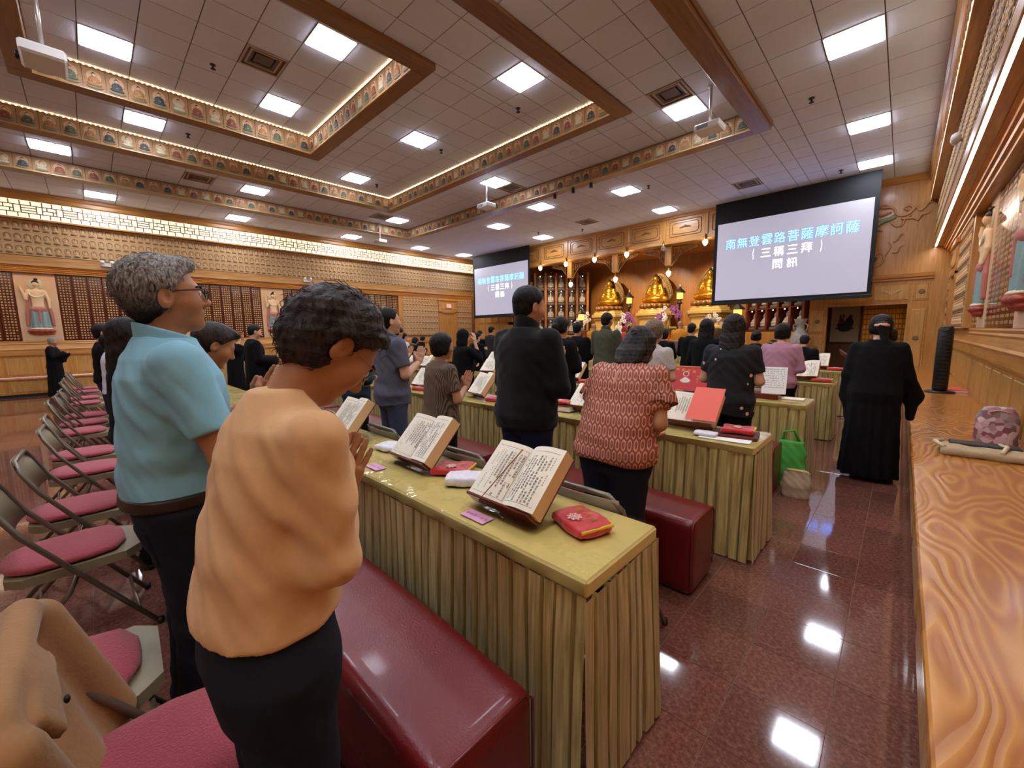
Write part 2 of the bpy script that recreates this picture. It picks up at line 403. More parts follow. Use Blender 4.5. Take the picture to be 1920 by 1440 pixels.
for rb in ROBES:
    mb = MB().rbox(-BT_W/2+.003, BT_W/2-.003, 0, .02, .002, BT_H-.002, .003, 0)
    pr = [(.085*math.cos(a), .005*0+.19+.085*math.sin(a)) for a in np.linspace(0, 2*math.pi, 14, endpoint=False)]
    mb.prism([(x, z) for x, z in pr], -.004, .002, 1, 1)
    mb2 = MB(); seated(mb2, .26, .29, None); mb2.xf(Matrix.Translation((0, 0, .015)))
    mb.add(mb2.v, mb2.f, 0); n = len(mb2.f); mb.m[-n:] = mb2.m; mb.sm[-n:] = mb2.sm
    beam_tiles.append(fixn(mb.mesh('relief_tile', [M_FRAME, M_HALO, rb, M_SKINR, M_LOT, M_HAIRR])))
M_BEAD = emis('bead_light', 'ffe2b0', BEAD_W)
FR = [('outer', 5.035, (-14.0, -2.0, -5.2, 8.93), (-13.72, -2.28, -4.95, 8.70), 5.345, 5.17, False),
      ('middle', 5.325, (-12.2, -3.8, -3.4, 7.14), (-11.89, -4.11, -3.18, 6.92), 5.655, 5.36, True),
      ('inner', 5.58, (-10.37, -5.63, -.475, 4.21), (-10.11, -5.89, -.21, 3.94), 5.945, 5.68, True)]
FLAB = ['outermost oak ceiling beam frame lined with painted figure tiles', 'middle oak ceiling beam frame with figure tiles and a bead light string', 'innermost oak ceiling beam frame with figure tiles, right above the camera']
for k, (nm, zb, o, i, zt, zo, beads) in enumerate(FR):
    t = thing('ceiling_beam_frame', FLAB[k], 'beam', ((o[0]+o[1])/2, (o[2]+o[3])/2, zb)); L = Vector(t.location)
    def put(name, mb, mt): 
        mb.xf(Matrix.Translation(-L)); return obj(name, mb, mt, t)
    z1 = zt+.1
    put('beam', MB().rbox(o[0], i[0], o[2], o[3], zb, z1, .006), W_BEAM); put('beam', MB().rbox(i[1], o[1], o[2], o[3], zb, z1, .006), W_BEAM)
    put('beam', MB().rbox(i[0], i[1], i[3], o[3], zb, z1, .006), W_BEAMX); put('beam', MB().rbox(i[0], i[1], o[2], i[2], zb, z1, .006), W_BEAMX)
    if k == 0:     # small fillet on the room side
        put('fillet', MB().box(o[0]-.02, o[0], o[2], o[3], zb+.06, zo+.02), W_BEAM); put('fillet', MB().box(o[1], o[1]+.02, o[2], o[3], zb+.06, zo+.02), W_BEAM)
        put('fillet', MB().box(o[0]-.02, o[1]+.02, o[3], o[3]+.02, zb+.06, zo+.02), W_BEAMX)
    c = 0
    nx = int((i[1]-i[0])/BT_W); ny = int((i[3]-i[2])/BT_W); px = (i[1]-i[0])/nx; py = (i[3]-i[2])/ny
    hs = (zt-zb-.02)/BT_H
    for a in range(nx):      # far side, facing the camera
        link('relief_tile', beam_tiles[(a*3+a//5) % 5], t, (i[0]+(a+.5)*px-L.x, i[3]-.02-L.y, .015), (0, 0, 0), (px/BT_W, 1, hs))
    for a in range(ny):      # left side
        y = i[2]+(a+.5)*py
        if y > -1.6: link('relief_tile', beam_tiles[(a*2+a//4) % 5], t, (i[0]+.02-L.x, y-L.y, .015), (0, 0, math.pi/2), (py/BT_W, 1, hs))
    mb = MB(); mb.box(i[0]+.0, i[1], i[3]-.024, i[3], zb+.002, zb+.016); mb.box(i[0], i[0]+.024, i[2], i[3], zb+.002, zb+.016); put('fillet', mb, W_OAKLT)
    if beads:
        mb = MB(); d = .072; z = zt+.004; ro = MB().box(i[0], i[1], i[3]-.03, i[3], zt-.004, zt+.003); ro.box(i[0], i[0]+.03, i[2], i[3], zt-.004, zt+.003); put('fillet', ro, W_OAKLT)
        for a in range(int((i[1]-i[0])/d)): mb.box(i[0]+a*d, i[0]+a*d+.022, i[3]-.034, i[3]-.014, z, z+.02)
        for a in range(int((i[3]-i[2])/d)): mb.box(i[0]+.014, i[0]+.034, i[2]+a*d, i[2]+a*d+.022, z, z+.02)
        for a in range(int((i[3]-i[2])/d)): mb.box(i[1]-.034, i[1]-.014, i[2]+a*d, i[2]+a*d+.022, z, z+.02)
        tag(put('bead_light_string', mb, M_BEAD), kind='stuff')
# ---------- side walls (right: x=u, left mirrored: x=-16-u)
SUTRA = '觀自在菩薩行深般若波羅蜜多時照見五蘊皆空度一切苦厄舍利子色不異空空不異色色即是空空即是色受想行識亦復如是舍利子是諸法空相不生不滅不垢不淨不增不減是故空中無色無受想行識無眼耳鼻舌身意無色聲香味觸法無眼界乃至無意識界無無明亦無無明盡乃至無老死亦無老死盡無苦集滅道無智亦無得以無所得故菩提薩埵依般若波羅蜜多故心無罣礙無罣礙故無有恐怖遠離顛倒夢想究竟涅槃三世諸佛依般若波羅蜜多故得阿耨多羅三藐三菩提'
def columns(ncol, nrow, start=0, t=SUTRA):
    g = [[t[(start+c*nrow+r) % len(t)] for r in range(nrow)] for c in range(ncol)]
    return '\n'.join(''.join(g[ncol-1-c][r] for c in range(ncol)) for r in range(nrow))
def fit(me, w, h):
    """scale a text mesh to exactly w by h, centred"""
    n = len(me.vertices); a = np.empty(n*3); me.vertices.foreach_get('co', a); a = a.reshape(-1, 3)
    lo, hi = a.min(0), a.max(0); c = (lo+hi)/2
    a[:, 0] = (a[:, 0]-c[0])*w/(hi[0]-lo[0]); a[:, 1] = (a[:, 1]-c[1])*h/(hi[1]-lo[1]); me.vertices.foreach_set('co', a.ravel()); me.update(); return me
M_LETTER = mat('gilt_lettering', 'f2d294', .4, .2); M_SUTRA = mat('sutra_board', '541f12', .16, coat=.5, var=.1, scale=6)
let_me = []
for k in range(3):
    mb = MB()
    for c in range(4):
        for r in range(24): write(mb, SUTRA[(37*k+c*24+r) % len(SUTRA)], .0885-.059*c, .83-.0722*r, .035, .038, 0, 0, .06)
    let_me.append(mb.mesh('lettering', M_LETTER))
# frieze tile 0.166 x 0.285 with arched niche and seated figure
ft = MB().rbox(-.081, .081, 0, .012, .002, .283, .003, 0)
for q in ((-.083, -.073, -.006, .012, 0, .285), (.073, .083, -.006, .012, 0, .285), (-.073, .073, -.006, .012, 0, .012), (-.073, .073, -.006, .012, .273, .285)): ft.box(*q, 0)
arch = [(.05*math.cos(a), .165+.058*math.sin(a)) for a in np.linspace(0, 2*math.pi, 16, endpoint=False)]
arch_o = [(.062*math.cos(a), .165+.072*math.sin(a)) for a in np.linspace(0, 2*math.pi, 16, endpoint=False)]
ft.add([(x, -.01, z) for x, z in arch]+[(x, -.01, z) for x, z in arch_o]+[(x, 0, z) for x, z in arch_o]+[(x, 0, z) for x, z in arch],
       [(i, (i+1) % 16, 16+(i+1) % 16, 16+i) for i in range(16)]+[(16+i, 16+(i+1) % 16, 32+(i+1) % 16, 32+i) for i in range(16)]+[(48+i, 48+(i+1) % 16, (i+1) % 16, i) for i in range(16)], 1)
fb = MB(); seated(fb, .17, .25, None, .012, 1, 0, 0, 1); fb.xf(Matrix.Translation((0, -.002, .02))); ft.add(fb.v, fb.f, 0); n = len(fb.f); ft.m[-n:] = fb.m; ft.sm[-n:] = fb.sm
FT = fixn(ft.mesh('relief_tile', [M_TAN, M_TAND]))
M_LAT = emis('lattice_glow', 'ffedc8', LATTICE_W); M_LATBAR = wood('lattice_bar', '6a4018', '85552a', 1); M_COVE = emis('cove_tube', 'fff4e2', COVE_W)
M_PAN = wood('panel_oak', 'a87638', 'cfa05a', 2)
def lattice_unit(W=.72, Hh=.40, b=.010):
    mb = MB(); r = b
    def hb(x0, x1, z): mb.box(x0, x1, -.003, .006, z-r, z+r)
    def vb(x, z0, z1): mb.box(x-r, x+r, -.003, .006, z0, z1)
    a, c = Hh*.27, Hh*.73; x = [0, .1, .34, .46, .72]
    hb(0, W, a); hb(0, W, c); hb(x[1], x[2], Hh*.5); hb(x[3], x[4], Hh*.42); hb(x[3], x[4], Hh*.58)
    for q in (x[0], x[1], x[2], x[3]): vb(q, a, c)
    for q in (.05, .22, .40, .58): vb(q, 0, a); vb(q+.05, c, Hh)
    vb(.28, a, Hh*.5); vb(.18, Hh*.5, c)
    return fixn(mb.mesh('lattice_section', M_LATBAR))
LAT = lattice_unit()
PLQ = {}
def side_wall(side):
    R = side == 'right'; sx = (lambda u: u) if R else (lambda u: -16-u); fz = 1 if R else -1
    wname = 'wall_right' if R else 'wall_left'
    def bx(u0, u1, y0, y1, z0, z1, m=0, b=None):
        a, c = sorted((sx(u0), sx(u1)))
        return MB().rbox(a, c, y0, y1, z0, z1, b, m) if b else MB().box(a, c, y0, y1, z0, z1, m)
    def pr(poly, y0, y1): return MB().prism([(sx(u), z) for u, z in poly], y0, y1, 1)
    wall = tag(obj(wname, bx(.84, 1.05, YB, YF, 0, 5.3), W_OAK), None, None, None, 'structure')
    wall['label'] = 'panelled oak side wall with sutra boards '+('above the ledge at the right' if R else 'across the hall at the left')
    P = lambda n, mb, mt: obj(n, mb, mt, wall)
    # rails, mouldings, soffits
    P('sill_moulding', pr([(.84, 1.03), (.735, 1.03), (.725, 1.06), (.725, 1.17), (.715, 1.2), (.735, 1.225), (.76, 1.32), (.752, 1.345), (.77, 1.37), (.765, 1.40), (.78, 1.42), (.84, 1.42)], YB, YF), W_OAK)
    P('top_moulding', pr([(.84, 3.37), (.54, 3.37), (.54, 3.345), (.575, 3.33), (.58, 3.30), (.61, 3.29), (.62, 3.26), (.655, 3.25), (.66, 3.215), (.84, 3.215)], YB, YF), W_OAK)
    P('band', bx(.385, .84, YB, YF, 3.40, 3.6), W_OAK); P('band_lip', bx(.375, .395, YB, YF, 3.365, 3.43, b=.004), W_OAKLT)
    P('cove_light', bx(.405, .43, YB+.2, YF-.15, 3.375, 3.398), M_COVE)
    P('soffit', bx(.43, .56, YB, YF, 3.37, 3.40), W_OAK)
    P('frieze_backing', bx(.40, .84, YB, YF, 3.6, 4.53), M_TAND)
    P('soffit', bx(.245, .42, YB, YF, 4.49, 4.53), W_OAK)
    P('cornice', pr([(.84, 5.2), (.16, 5.2), (.165, 5.10), (.19, 5.06), (.195, 4.98), (.225, 4.95), (.84, 4.95)], YB, YF), W_OAK)
    # back-lit lattice window
    win = obj('window_1' if R else 'window_2', bx(.24, .27, YB, YF, 4.53, 4.95), M_LAT); tag(win, None, None, None, 'structure'); win['label'] = 'long back-lit lattice window strip high on the '+('right' if R else 'left')+' wall'
    n = int((YF-YB)/.72)
    for k in range(n+1):
        y = YF-.72*(k+1)
        if y < YB-.72: continue
        if y > -2.5: link('lattice_section', LAT, win, (sx(.235), y+(.0 if not R else .72), 4.54), (0, 0, math.pi/2 if not R else -math.pi/2))
    # wainscot panels
    pw = .62; k = 0; y = YF-.3
    pm = MB().rbox(-.24, .24, 0, .014, .54, .97, .008); pm.box(-.26, .26, .008, .016, .52, .99); pme = fixn(pm.mesh('wainscot_panel', M_PAN))
    P('wainscot', bx(.765, .84, YB, YF, .475, 1.03), W_OAKZ)
    yy = YF-.35
    while yy > YB:
        if yy > -3: link('wainscot_panel', pme, wall, (sx(.751), yy, 0), (0, 0, math.pi/2 if not R else -math.pi/2))
        yy -= pw
    # sutra boards and their lettering between the plaques
    PL = [(.33 if R else -.87)+2.83*k for k in range(4)]; PLQ[side] = PL; sec = [(PL[0]-2.45, PL[0]-.375)]+[(p+.375, PL[k+1]-.375 if k+1 < 4 else 9.93) for k, p in enumerate(PL)]
    kk = 0
    for (y0, y1) in sec:
        ng = max(2, round((y1-y0)/.297)); pw = (y1-y0)/ng
        for g in range(ng):
            yc = y0+(g+.5)*pw; pbx = MB().rbox(-pw/2+.003, pw/2-.003, 0, .04, 0, 1.795, .006)
            key = round(pw, 3)
            bd = obj('sutra_board', pbx, M_SUTRA, wall, loc=(sx(.79), yc, 1.42), rot=(0, 0, math.pi/2 if not R else -math.pi/2))
            if yc > -2.6: link('lettering', let_me[kk % 3], bd, (0, -.004, .9))
            kk += 1
    if True:   # frame post and relief-tile wall with the side door beyond the boards
        P('post', bx(.70, .84, 9.93, 10.10, 1.42, 3.37), W_OAKZ)
    # relief tiles: frieze of three rows, then the field round the door
    spots = []
    ny = int((YF-.05+1.6)/.1665)
    for k in range(ny):
        for r in range(3): spots.append((sx(.39), YF-.12-.1665*(k+.5), 3.62+.29*r))
    for k in range(25):
        for r in range(7):
            y = 10.12+.166*(k+.5); z = 1.42+.2745*r
            if y > 14.25 or (12.08 < y < 13.32): continue
            spots.append((sx(.70), y, z))
    P('tile_backing', bx(.713, .84, 10.10, YF, 1.4, 3.36), M_TAND)
    rk = []
    for p in spots:
        q = project(p); rk.append((q[2] if q and -40 < q[0] < 1960 and q[1] < 760 else 99+abs(p[1]), p))
    rk.sort(key=lambda a: a[0]); far = MB(); base = [Vector(v.co) for v in FT.vertices]; bf = [tuple(p.vertices) for p in FT.polygons]; bmi = [p.material_index for p in FT.polygons]
    rot = math.pi/2 if not R else -math.pi/2
    for k, (q, p) in enumerate(rk):
        if k < 290: link('relief_tile', FT, wall, p, (0, 0, rot))
        elif q < 99 or p[1] > -1:
            M = Matrix.Translation(p) @ Matrix.Rotation(rot, 4, 'Z'); far.add([M @ v for v in base], bf, 0); far.m[-len(bf):] = bmi
    if far.v: tag(obj('relief_tile_field', far, [M_TAN, M_TAND], wall, fix=False), kind='stuff')
    # ledge along the wall
    lg = thing('wall_ledge', 'long varnished oak ledge '+('in the right foreground' if R else 'under the sutra boards across the hall'), 'ledge', (sx(.45), 3.7, 0)); Lx = Vector(lg.location)
    def Q(n, mb, mt): mb.xf(Matrix.Translation(-Lx)); return obj(n, mb, mt, lg)
    prof = [(.765, .475), (.128, .475), (.121, .470), (.118, .46), (.118, .445), (.123, .435), (.765, .435)]
    Q('ledge_top', pr(prof, YB, YF-.02), W_LEDGE); Q('front', bx(.15, .765, YB, YF-.02, .07, .436), W_OAKZ); Q('toe_kick', bx(.17, .765, YB, YF-.02, 0, .07), M_DARK)
    yy = YF-.6
    while yy > -3:
        Q('front_panel', bx(.138, .16, yy-.42, yy+.42, .12, .39, b=.01), M_PAN); yy -= 1.0
    # side door
    dr = tag(obj('door_1' if R else 'door_2', MB(), W_OAKZ), None, None, None, 'structure'); dr['label'] = 'narrow oak door with a panelled head '+('in the right wall near the altar' if R else 'under a small exit sign in the tiled far wall')
    D = lambda n, mb, mt: obj(n, mb, mt, dr)
    D('door_leaf', bx(.71, .74, 12.3, 13.1, .0, 2.51), W_OAKZ); D('jamb', bx(.66, .74, 12.13, 12.3, 0, 2.56), W_OAKZ); D('jamb', bx(.66, .74, 13.1, 13.27, 0, 2.56), W_OAKZ)
    D('head', bx(.66, .74, 12.13, 13.27, 2.51, 3.1), W_OAK); D('head_moulding', bx(.62, .74, 12.08, 13.32, 3.1, 3.2, b=.01), W_OAK); D('head_panel', bx(.645, .665, 12.3, 13.1, 2.68, 3.0, b=.012), M_PAN)
    D('handle', MB().tube([(sx(.69), 12.4, 1.02), (sx(.66), 12.4, 1.02), (sx(.655), 12.5, 1.02)], .012, 8), M_BRASS)
    return wall
WR = side_wall('right'); WL = side_wall('left')
WR_end = None
# exit sign over the left side door
es = thing('exit_sign', 'small white exit sign with red letters over the far left door', 'sign', (-16.635, 12.72, 2.75))
obj('case', MB().rbox(-.0, .02, -.15, .15, 0, .19, .006), M_WHITE, es)
tm = fit(text_mesh('EXIT', .15, emis('exit_red', 'ff3a24', 1.6)), .22, .11); link('lettering', tm, es, (.0225, 0, .095), (math.pi/2, 0, math.pi/2))
for nm, x, y, z, lab in (('emergency_light', -16.37, 5.9, 3.46, 'white twin-head emergency light on the wood band above the peach-shirted woman'), ('emergency_light', -16.37, .55, 3.46, 'white emergency light on the wood band behind the grey-haired man')):
    e = thing(nm, lab, 'emergency light', (x, y, z)); obj('case', MB().rbox(0, .06, -.14, .14, 0, .1, .01), M_WHITE, e)
    for s in (-1, 1): obj('lamp_head', MB().lathe([(.03, 0), (.045, .03), (.045, .06)], 12).xf(Matrix.Translation((.06, s*.1, .11)) @ Matrix.Rotation(1.2, 4, 'Y')), M_WHITE, e)
# back wall behind the camera
tag(obj('wall_back', MB().box(XL, XR, YB-.15, YB, 0, 5.3), W_OAKX), 'plain oak wall behind the camera', None, None, 'structure')
# ================================================================== SIGNED-DISTANCE SHAPES (bodies, statues, hair)
def V3(*a): return np.array(a, float)
def sd_cone(P, a, b, ra, rb):
    a = np.asarray(a, float); b = np.asarray(b, float); d = b-a; L2 = d @ d+1e-12
    t = np.clip(((P-a) @ d)/L2, 0, 1)
    return np.linalg.norm(P-a-t[:, None]*d, axis=1)-(ra+(rb-ra)*t)
def sd_ell(P, c, r, R=None):
    q = P-np.asarray(c, float)
    if R is not None: q = q @ R
    r = np.asarray(r, float); k = np.linalg.norm(q/r, axis=1)
    k2 = np.linalg.norm(q/(r*r), axis=1)+1e-9
    return k*(k-1)/k2
def sd_box(P, c, h, rad=0.0, R=None):
    q = P-np.asarray(c, float)
    if R is not None: q = q @ R
    q = np.abs(q)-np.asarray(h, float)+rad
    return np.linalg.norm(np.maximum(q, 0), axis=1)+np.minimum(q.max(1), 0)-rad
def smin(a, b, k):
    if k <= 0: return np.minimum(a, b)
    h = np.maximum(k-np.abs(a-b), 0)/k
    return np.minimum(a, b)-h*h*k*.25
def smax(a, b, k): return -smin(-a, -b, k)
def sd_stack(P, lev, ex=2.3):
    """elliptic cross-sections: rows (z, cx, cy, rx, ry)"""
    lev = np.asarray(lev, float); z = P[:, 2]; zc = np.clip(z, lev[0, 0], lev[-1, 0])
    cx, cy, rx, ry = (np.interp(zc, lev[:, 0], lev[:, k]) for k in (1, 2, 3, 4))
    x = np.abs(P[:, 0]-cx)/rx; y = np.abs(P[:, 1]-cy)/ry
    k = (x**ex+y**ex)**(1/ex)
    d = (k-1)*np.minimum(rx, ry)
    dz = np.maximum(lev[0, 0]-z, z-lev[-1, 0])
    return np.where(dz > 0, np.sqrt(np.maximum(d, 0)**2+dz**2), d)
def rotm(rx=0, ry=0, rz=0): return np.array(Euler((rx, ry, rz)).to_matrix())
def surf(f, lo, hi, h, blk=6):
    """surface-nets polygonisation of f(P)<0 on a grid, evaluating only blocks near the surface"""
    lo = np.asarray(lo, float); hi = np.asarray(hi, float)
    nb = np.maximum(1, np.ceil((hi-lo)/(h*blk)).astype(int)); n = nb*blk+1
    bi = np.stack(np.meshgrid(*[np.arange(k) for k in nb], indexing='ij'), -1).reshape(-1, 3)
    cen = lo+(bi+.5)*blk*h; dc = f(cen)
    A = np.empty(n); s = blk
    A[:] = 1
    big = np.repeat(np.repeat(np.repeat(dc.reshape(nb), s, 0), s, 1), s, 2); A[:-1, :-1, :-1] = big
    act = np.abs(dc) < blk*h*1.25+.012
    ab = bi[act]
    if len(ab) == 0: return np.zeros((0, 3)), []
    g = np.stack(np.meshgrid(*[np.arange(s+1)]*3, indexing='ij'), -1).reshape(-1, 3)
    idx = (ab[:, None, :]*s+g[None]).reshape(-1, 3)
    flat = np.unique(np.ravel_multi_index(idx.T, tuple(n))); ii = np.stack(np.unravel_index(flat, tuple(n)), 1)
    A.ravel()[flat] = f(lo+ii*h)
    A[0], A[-1], A[:, 0], A[:, -1], A[:, :, 0], A[:, :, -1] = [np.maximum(q, 1e-4) for q in (A[0], A[-1], A[:, 0], A[:, -1], A[:, :, 0], A[:, :, -1])]
    S = A < 0
    c = [S[a:n[0]-1+a, b:n[1]-1+b, d:n[2]-1+d] for a in (0, 1) for b in (0, 1) for d in (0, 1)]
    cnt = sum(x.astype(np.int8) for x in c); mask = (cnt > 0) & (cnt < 8)
    ci = np.argwhere(mask); vid = -np.ones(mask.shape, int); vid[mask] = np.arange(len(ci))
    acc = np.zeros((len(ci), 3)); num = np.zeros(len(ci))
    cor = [(a, b, d) for a in (0, 1) for b in (0, 1) for d in (0, 1)]
    for p in range(8):
        for q in range(p+1, 8):
            if sum(abs(cor[p][k]-cor[q][k]) for k in range(3)) != 1: continue
            va = A[tuple((ci+cor[p]).T)]; vb = A[tuple((ci+cor[q]).T)]; x = (va < 0) != (vb < 0)
            t = np.where(x, va/(va-vb+1e-20), 0)[:, None]
            acc += np.where(x[:, None], np.array(cor[p])+t*(np.array(cor[q])-np.array(cor[p])), 0); num += x
    vert = lo+(ci+acc/num[:, None])*h
    F = []
    for ax in range(3):
        u, w_ = (ax+1) % 3, (ax+2) % 3
        sl = [slice(None)]*3; sl2 = list(sl); sl[ax] = slice(0, n[ax]-1); sl2[ax] = slice(1, n[ax])
        ch = S[tuple(sl)] != S[tuple(sl2)]; e = np.argwhere(ch)
        e = e[(e[:, u] > 0) & (e[:, w_] > 0) & (e[:, u] < n[u]-1) & (e[:, w_] < n[w_]-1)]
        du = np.zeros(3, int); du[u] = 1; dw = np.zeros(3, int); dw[w_] = 1
        q = np.stack([vid[tuple((e-du-dw).T)], vid[tuple((e-dw).T)], vid[tuple(e.T)], vid[tuple((e-du).T)]], 1)
        fl = S[tuple(e.T)]; q[~fl] = q[~fl][:, ::-1]; F.append(q)
    F = np.concatenate(F); F = F[(F >= 0).all(1)]
    return vert, F
def smesh(name, parts, mats):
    """one mesh from (verts, quads[, material index]) pieces"""
    vs, fs, ms = [], [], []; o = 0
    for p in parts:
        v, f = p[0], p[1]
        if len(v) == 0: continue
        vs.append(v); fs.append(np.asarray(f)+o); ms.append(np.full(len(f), p[2] if len(p) > 2 else 0)); o += len(v)
    v = np.concatenate(vs); f = np.concatenate(fs); ms = np.concatenate(ms)
    me = bpy.data.meshes.new(name); me.vertices.add(len(v)); me.vertices.foreach_set('co', v.astype(np.float32).ravel())
    me.loops.add(len(f)*4); me.loops.foreach_set('vertex_index', f.astype(np.int32).ravel())
    me.polygons.add(len(f)); me.polygons.foreach_set('loop_start', np.arange(0, len(f)*4, 4, dtype=np.int32))
    for m in (mats if isinstance(mats, (list, tuple)) else [mats]): me.materials.append(m)
    me.polygons.foreach_set('material_index', ms.astype(np.int32)); me.polygons.foreach_set('use_smooth', np.ones(len(f), bool))
    me.update(calc_edges=True); return me
def nzf(P, s, k=0):
    """cheap smooth pseudo-noise in about -1..1"""
    x, y, z = (P*s).T
    return (np.sin(x*1.7+y*2.3+k)+np.sin(y*1.9-z*2.1+1.3*k)+np.sin(z*1.3+x*2.7+2.1*k)+np.sin((x+y+z)*3.1+k))*.25
# ================================================================== ALTAR END
wf = tag(obj('wall_front', MB().box(-2.0, XR, 14.5, 14.7, 2.76, 5.3).box(XL, -14.0, 14.5, 14.7, 0, 5.3).box(-2.0, -1.58, 14.5, 14.7, 0, 2.76).box(.03, XR, 14.5, 14.7, 0, 2.76).box(-1.58, .03, 14.5, 14.7, 2.04, 2.76), W_OAKZ), 'oak front wall flanking the altar alcove', None, None, 'structure')
WFP = lambda n, mb, mt=W_OAKX: obj(n, mb, mt, wf)
WFP('portal_cornice', MB().prism([(14.5, 2.62), (14.44, 2.64), (14.44, 2.68), (14.40, 2.70), (14.38, 2.78), (14.5, 2.80)], -2.0, .45, 0))
for x0, x1, z0, z1 in ((-1.55, -.75, 2.14, 2.52), (-.62, .05, 2.14, 2.52), (.15, .37, 2.14, 2.52), (.1, .37, .45, 1.9), (-1.93, -1.65, 1.35, 1.95), (-1.93, -1.65, .55, 1.25)):
    WFP('panel', MB().rbox(x0, x1, 14.47, 14.52, z0, z1, .015), M_PAN); WFP('panel_frame', MB().rbox(x0-.03, x1+.03, 14.485, 14.52, z0-.03, z1+.03, .006), W_OAKX)
    if x1-x0 < .3: WFP('medallion', MB().lathe([(.06, 0), (.06, .012), (.04, .02), (.015, .015)], 14).xf(Matrix.Translation(((x0+x1)/2, 14.47, (z0+z1)/2)) @ Matrix.Rotation(math.pi/2, 4, 'X')), M_TAND)
    else:
        mb = MB()
        for k in range(-4, 5): mb.ball(((x0+x1)/2+.045*k, 14.468, 2.31+.02*abs(k)), (.03, .012, .02+.012*(4-abs(k))), 6, 4)
        WFP('lotus_carving', mb, M_TAN)
for k in range(5): WFP('panel', MB().rbox(-16.3+.5*k, -15.87+.5*k, 14.465, 14.52, .5, 1.85, .015), M_PAN)
for k in range(5): WFP('panel', MB().rbox(-16.3+.5*k, -15.87+.5*k, 14.465, 14.52, 1.98, 2.25, .015), M_PAN)
WFP('rail', MB().rbox(XL+.5, -14, 14.44, 14.5, 2.3, 2.42, .01))
WFP('ceiling_rail', MB().prism([(14.5, 5.02), (14.45, 5.02), (14.42, 5.08), (14.38, 5.17), (14.5, 5.17)], -2.0, XR, 0))
# carved dragon and cloud scrolls on the upper right wall
drg = thing('dragon_carving', 'carved dragon with pale cloud scrolls on the oak wall right of the screen', 'carving', (-.3, 14.5, 3.7)); M_SCROLL = mat('pale_scroll', 'c9925c', .5); M_DGREEN = mat('faded_green', '8d9a6a', .6); M_DPINK = mat('faded_pink', 'b8735a', .6)
def sweep(pts, r0, r1, n=40):
    P = np.array(pts, float); t = np.linspace(0, len(P)-1, n); out = []
    for q in t:
        i = min(int(q), len(P)-2); u = q-i; p0, p1, p2, p3 = P[max(i-1, 0)], P[i], P[i+1], P[min(i+2, len(P)-1)]
        out.append(.5*(2*p1+(p2-p0)*u+(2*p0-5*p1+4*p2-p3)*u*u+(3*p1-p0-3*p2+p3)*u**3))
    return out, [r0+(r1-r0)*k/(n-1) for k in range(n)]
def scroll(name, pts, r0, r1, mt, par=drg, y=14.47, n=36, flat=.7):
    q, r = sweep([(x, 0, z) for x, z in pts], r0, r1, n); mb = MB().tube(q, r, 7); mb.v = [(a+.3, b*flat+y-14.5, c-3.7) for a, b, c in mb.v]; return obj(name, mb, mt, par)
scroll('cloud', [(-.64, 4.5), (-.42, 4.46), (-.33, 4.28), (-.16, 4.24), (-.05, 4.36), (-.12, 4.46), (-.2, 4.40), (-.12, 4.34)], .03, .022, M_SCROLL)
scroll('cloud', [(-.1, 4.26), (.0, 4.40), (.07, 4.30), (.16, 4.36), (.2, 4.44), (.26, 4.46)], .028, .008, M_SCROLL)
scroll('cloud', [(-.25, 4.16), (-.02, 4.14), (.05, 4.08), (.12, 4.2), (.2, 4.2), (.26, 4.26)], .03, .008, M_SCROLL)
scroll('cloud', [(-.42, 4.1), (-.32, 4.0), (-.22, 4.02), (-.18, 4.14), (-.08, 4.22)], .03, .02, M_SCROLL)
scroll('dragon_body', [(-1.3, 3.9), (-1.0, 4.15), (-.8, 4.05), (-.6, 4.16), (-.44, 4.2), (-.36, 4.26)], .075, .05, M_DGREEN)
scroll('mane', [(-1.1, 4.35), (-.8, 4.4), (-.62, 4.32), (-.44, 4.36)], .06, .02, M_DPINK); scroll('mane', [(-1.0, 4.5), (-.75, 4.48), (-.6, 4.55), (-.5, 4.52)], .05, .012, M_DPINK); scroll('claw', [(-.9, 3.98), (-.7, 3.97), (-.58, 3.92)], .04, .01, M_DGREEN)
scroll('cloud', [(-1.0, 3.2), (-.75, 3.05), (-.56, 3.1), (-.5, 3.25), (-.58, 3.38), (-.68, 3.32), (-.6, 3.25)], .035, .02, M_SCROLL)
scroll('cloud', [(-.5, 3.3), (-.4, 3.5), (-.44, 3.62)], .028, .012, M_SCROLL); scroll('cloud', [(-.36, 3.62), (-.28, 3.66), (-.24, 3.76), (-.17, 3.78)], .024, .008, M_SCROLL); scroll('cloud', [(-.36, 3.36), (-.26, 3.36), (-.22, 3.48), (-.15, 3.5)], .024, .008, M_SCROLL); scroll('dragon_body', [(-1.4, 3.5), (-1.1, 3.3), (-.8, 3.25), (-.66, 3.2)], .08, .05, mat('slate_scale', '5c6468', .6))
# recess behind the portal
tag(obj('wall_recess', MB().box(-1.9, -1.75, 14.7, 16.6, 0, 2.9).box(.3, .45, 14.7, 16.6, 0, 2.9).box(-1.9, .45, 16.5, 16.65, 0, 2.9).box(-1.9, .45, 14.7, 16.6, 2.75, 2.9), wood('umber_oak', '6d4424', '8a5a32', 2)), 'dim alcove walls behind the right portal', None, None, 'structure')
pc = thing('framed_painting', 'framed ink painting of a figure on cream silk inside the right portal', 'painting', (-1.33, 16.46, 1.02))
M_SILK = mat('cream_silk', 'cfc4a4', .8, var=.05); M_INK = mat('ink_grey', '4a4a42', .8, var=.3); M_INKR = mat('ink_red', '8a4a32', .8)
obj('frame', MB().rbox(-.40, .40, -.02, .03, -.06, 1.24, .01), W_RED, pc); obj('canvas', MB().rbox(-.345, .345, -.03, .0, 0, 1.18, .003), M_SILK, pc)
mb = MB(); 
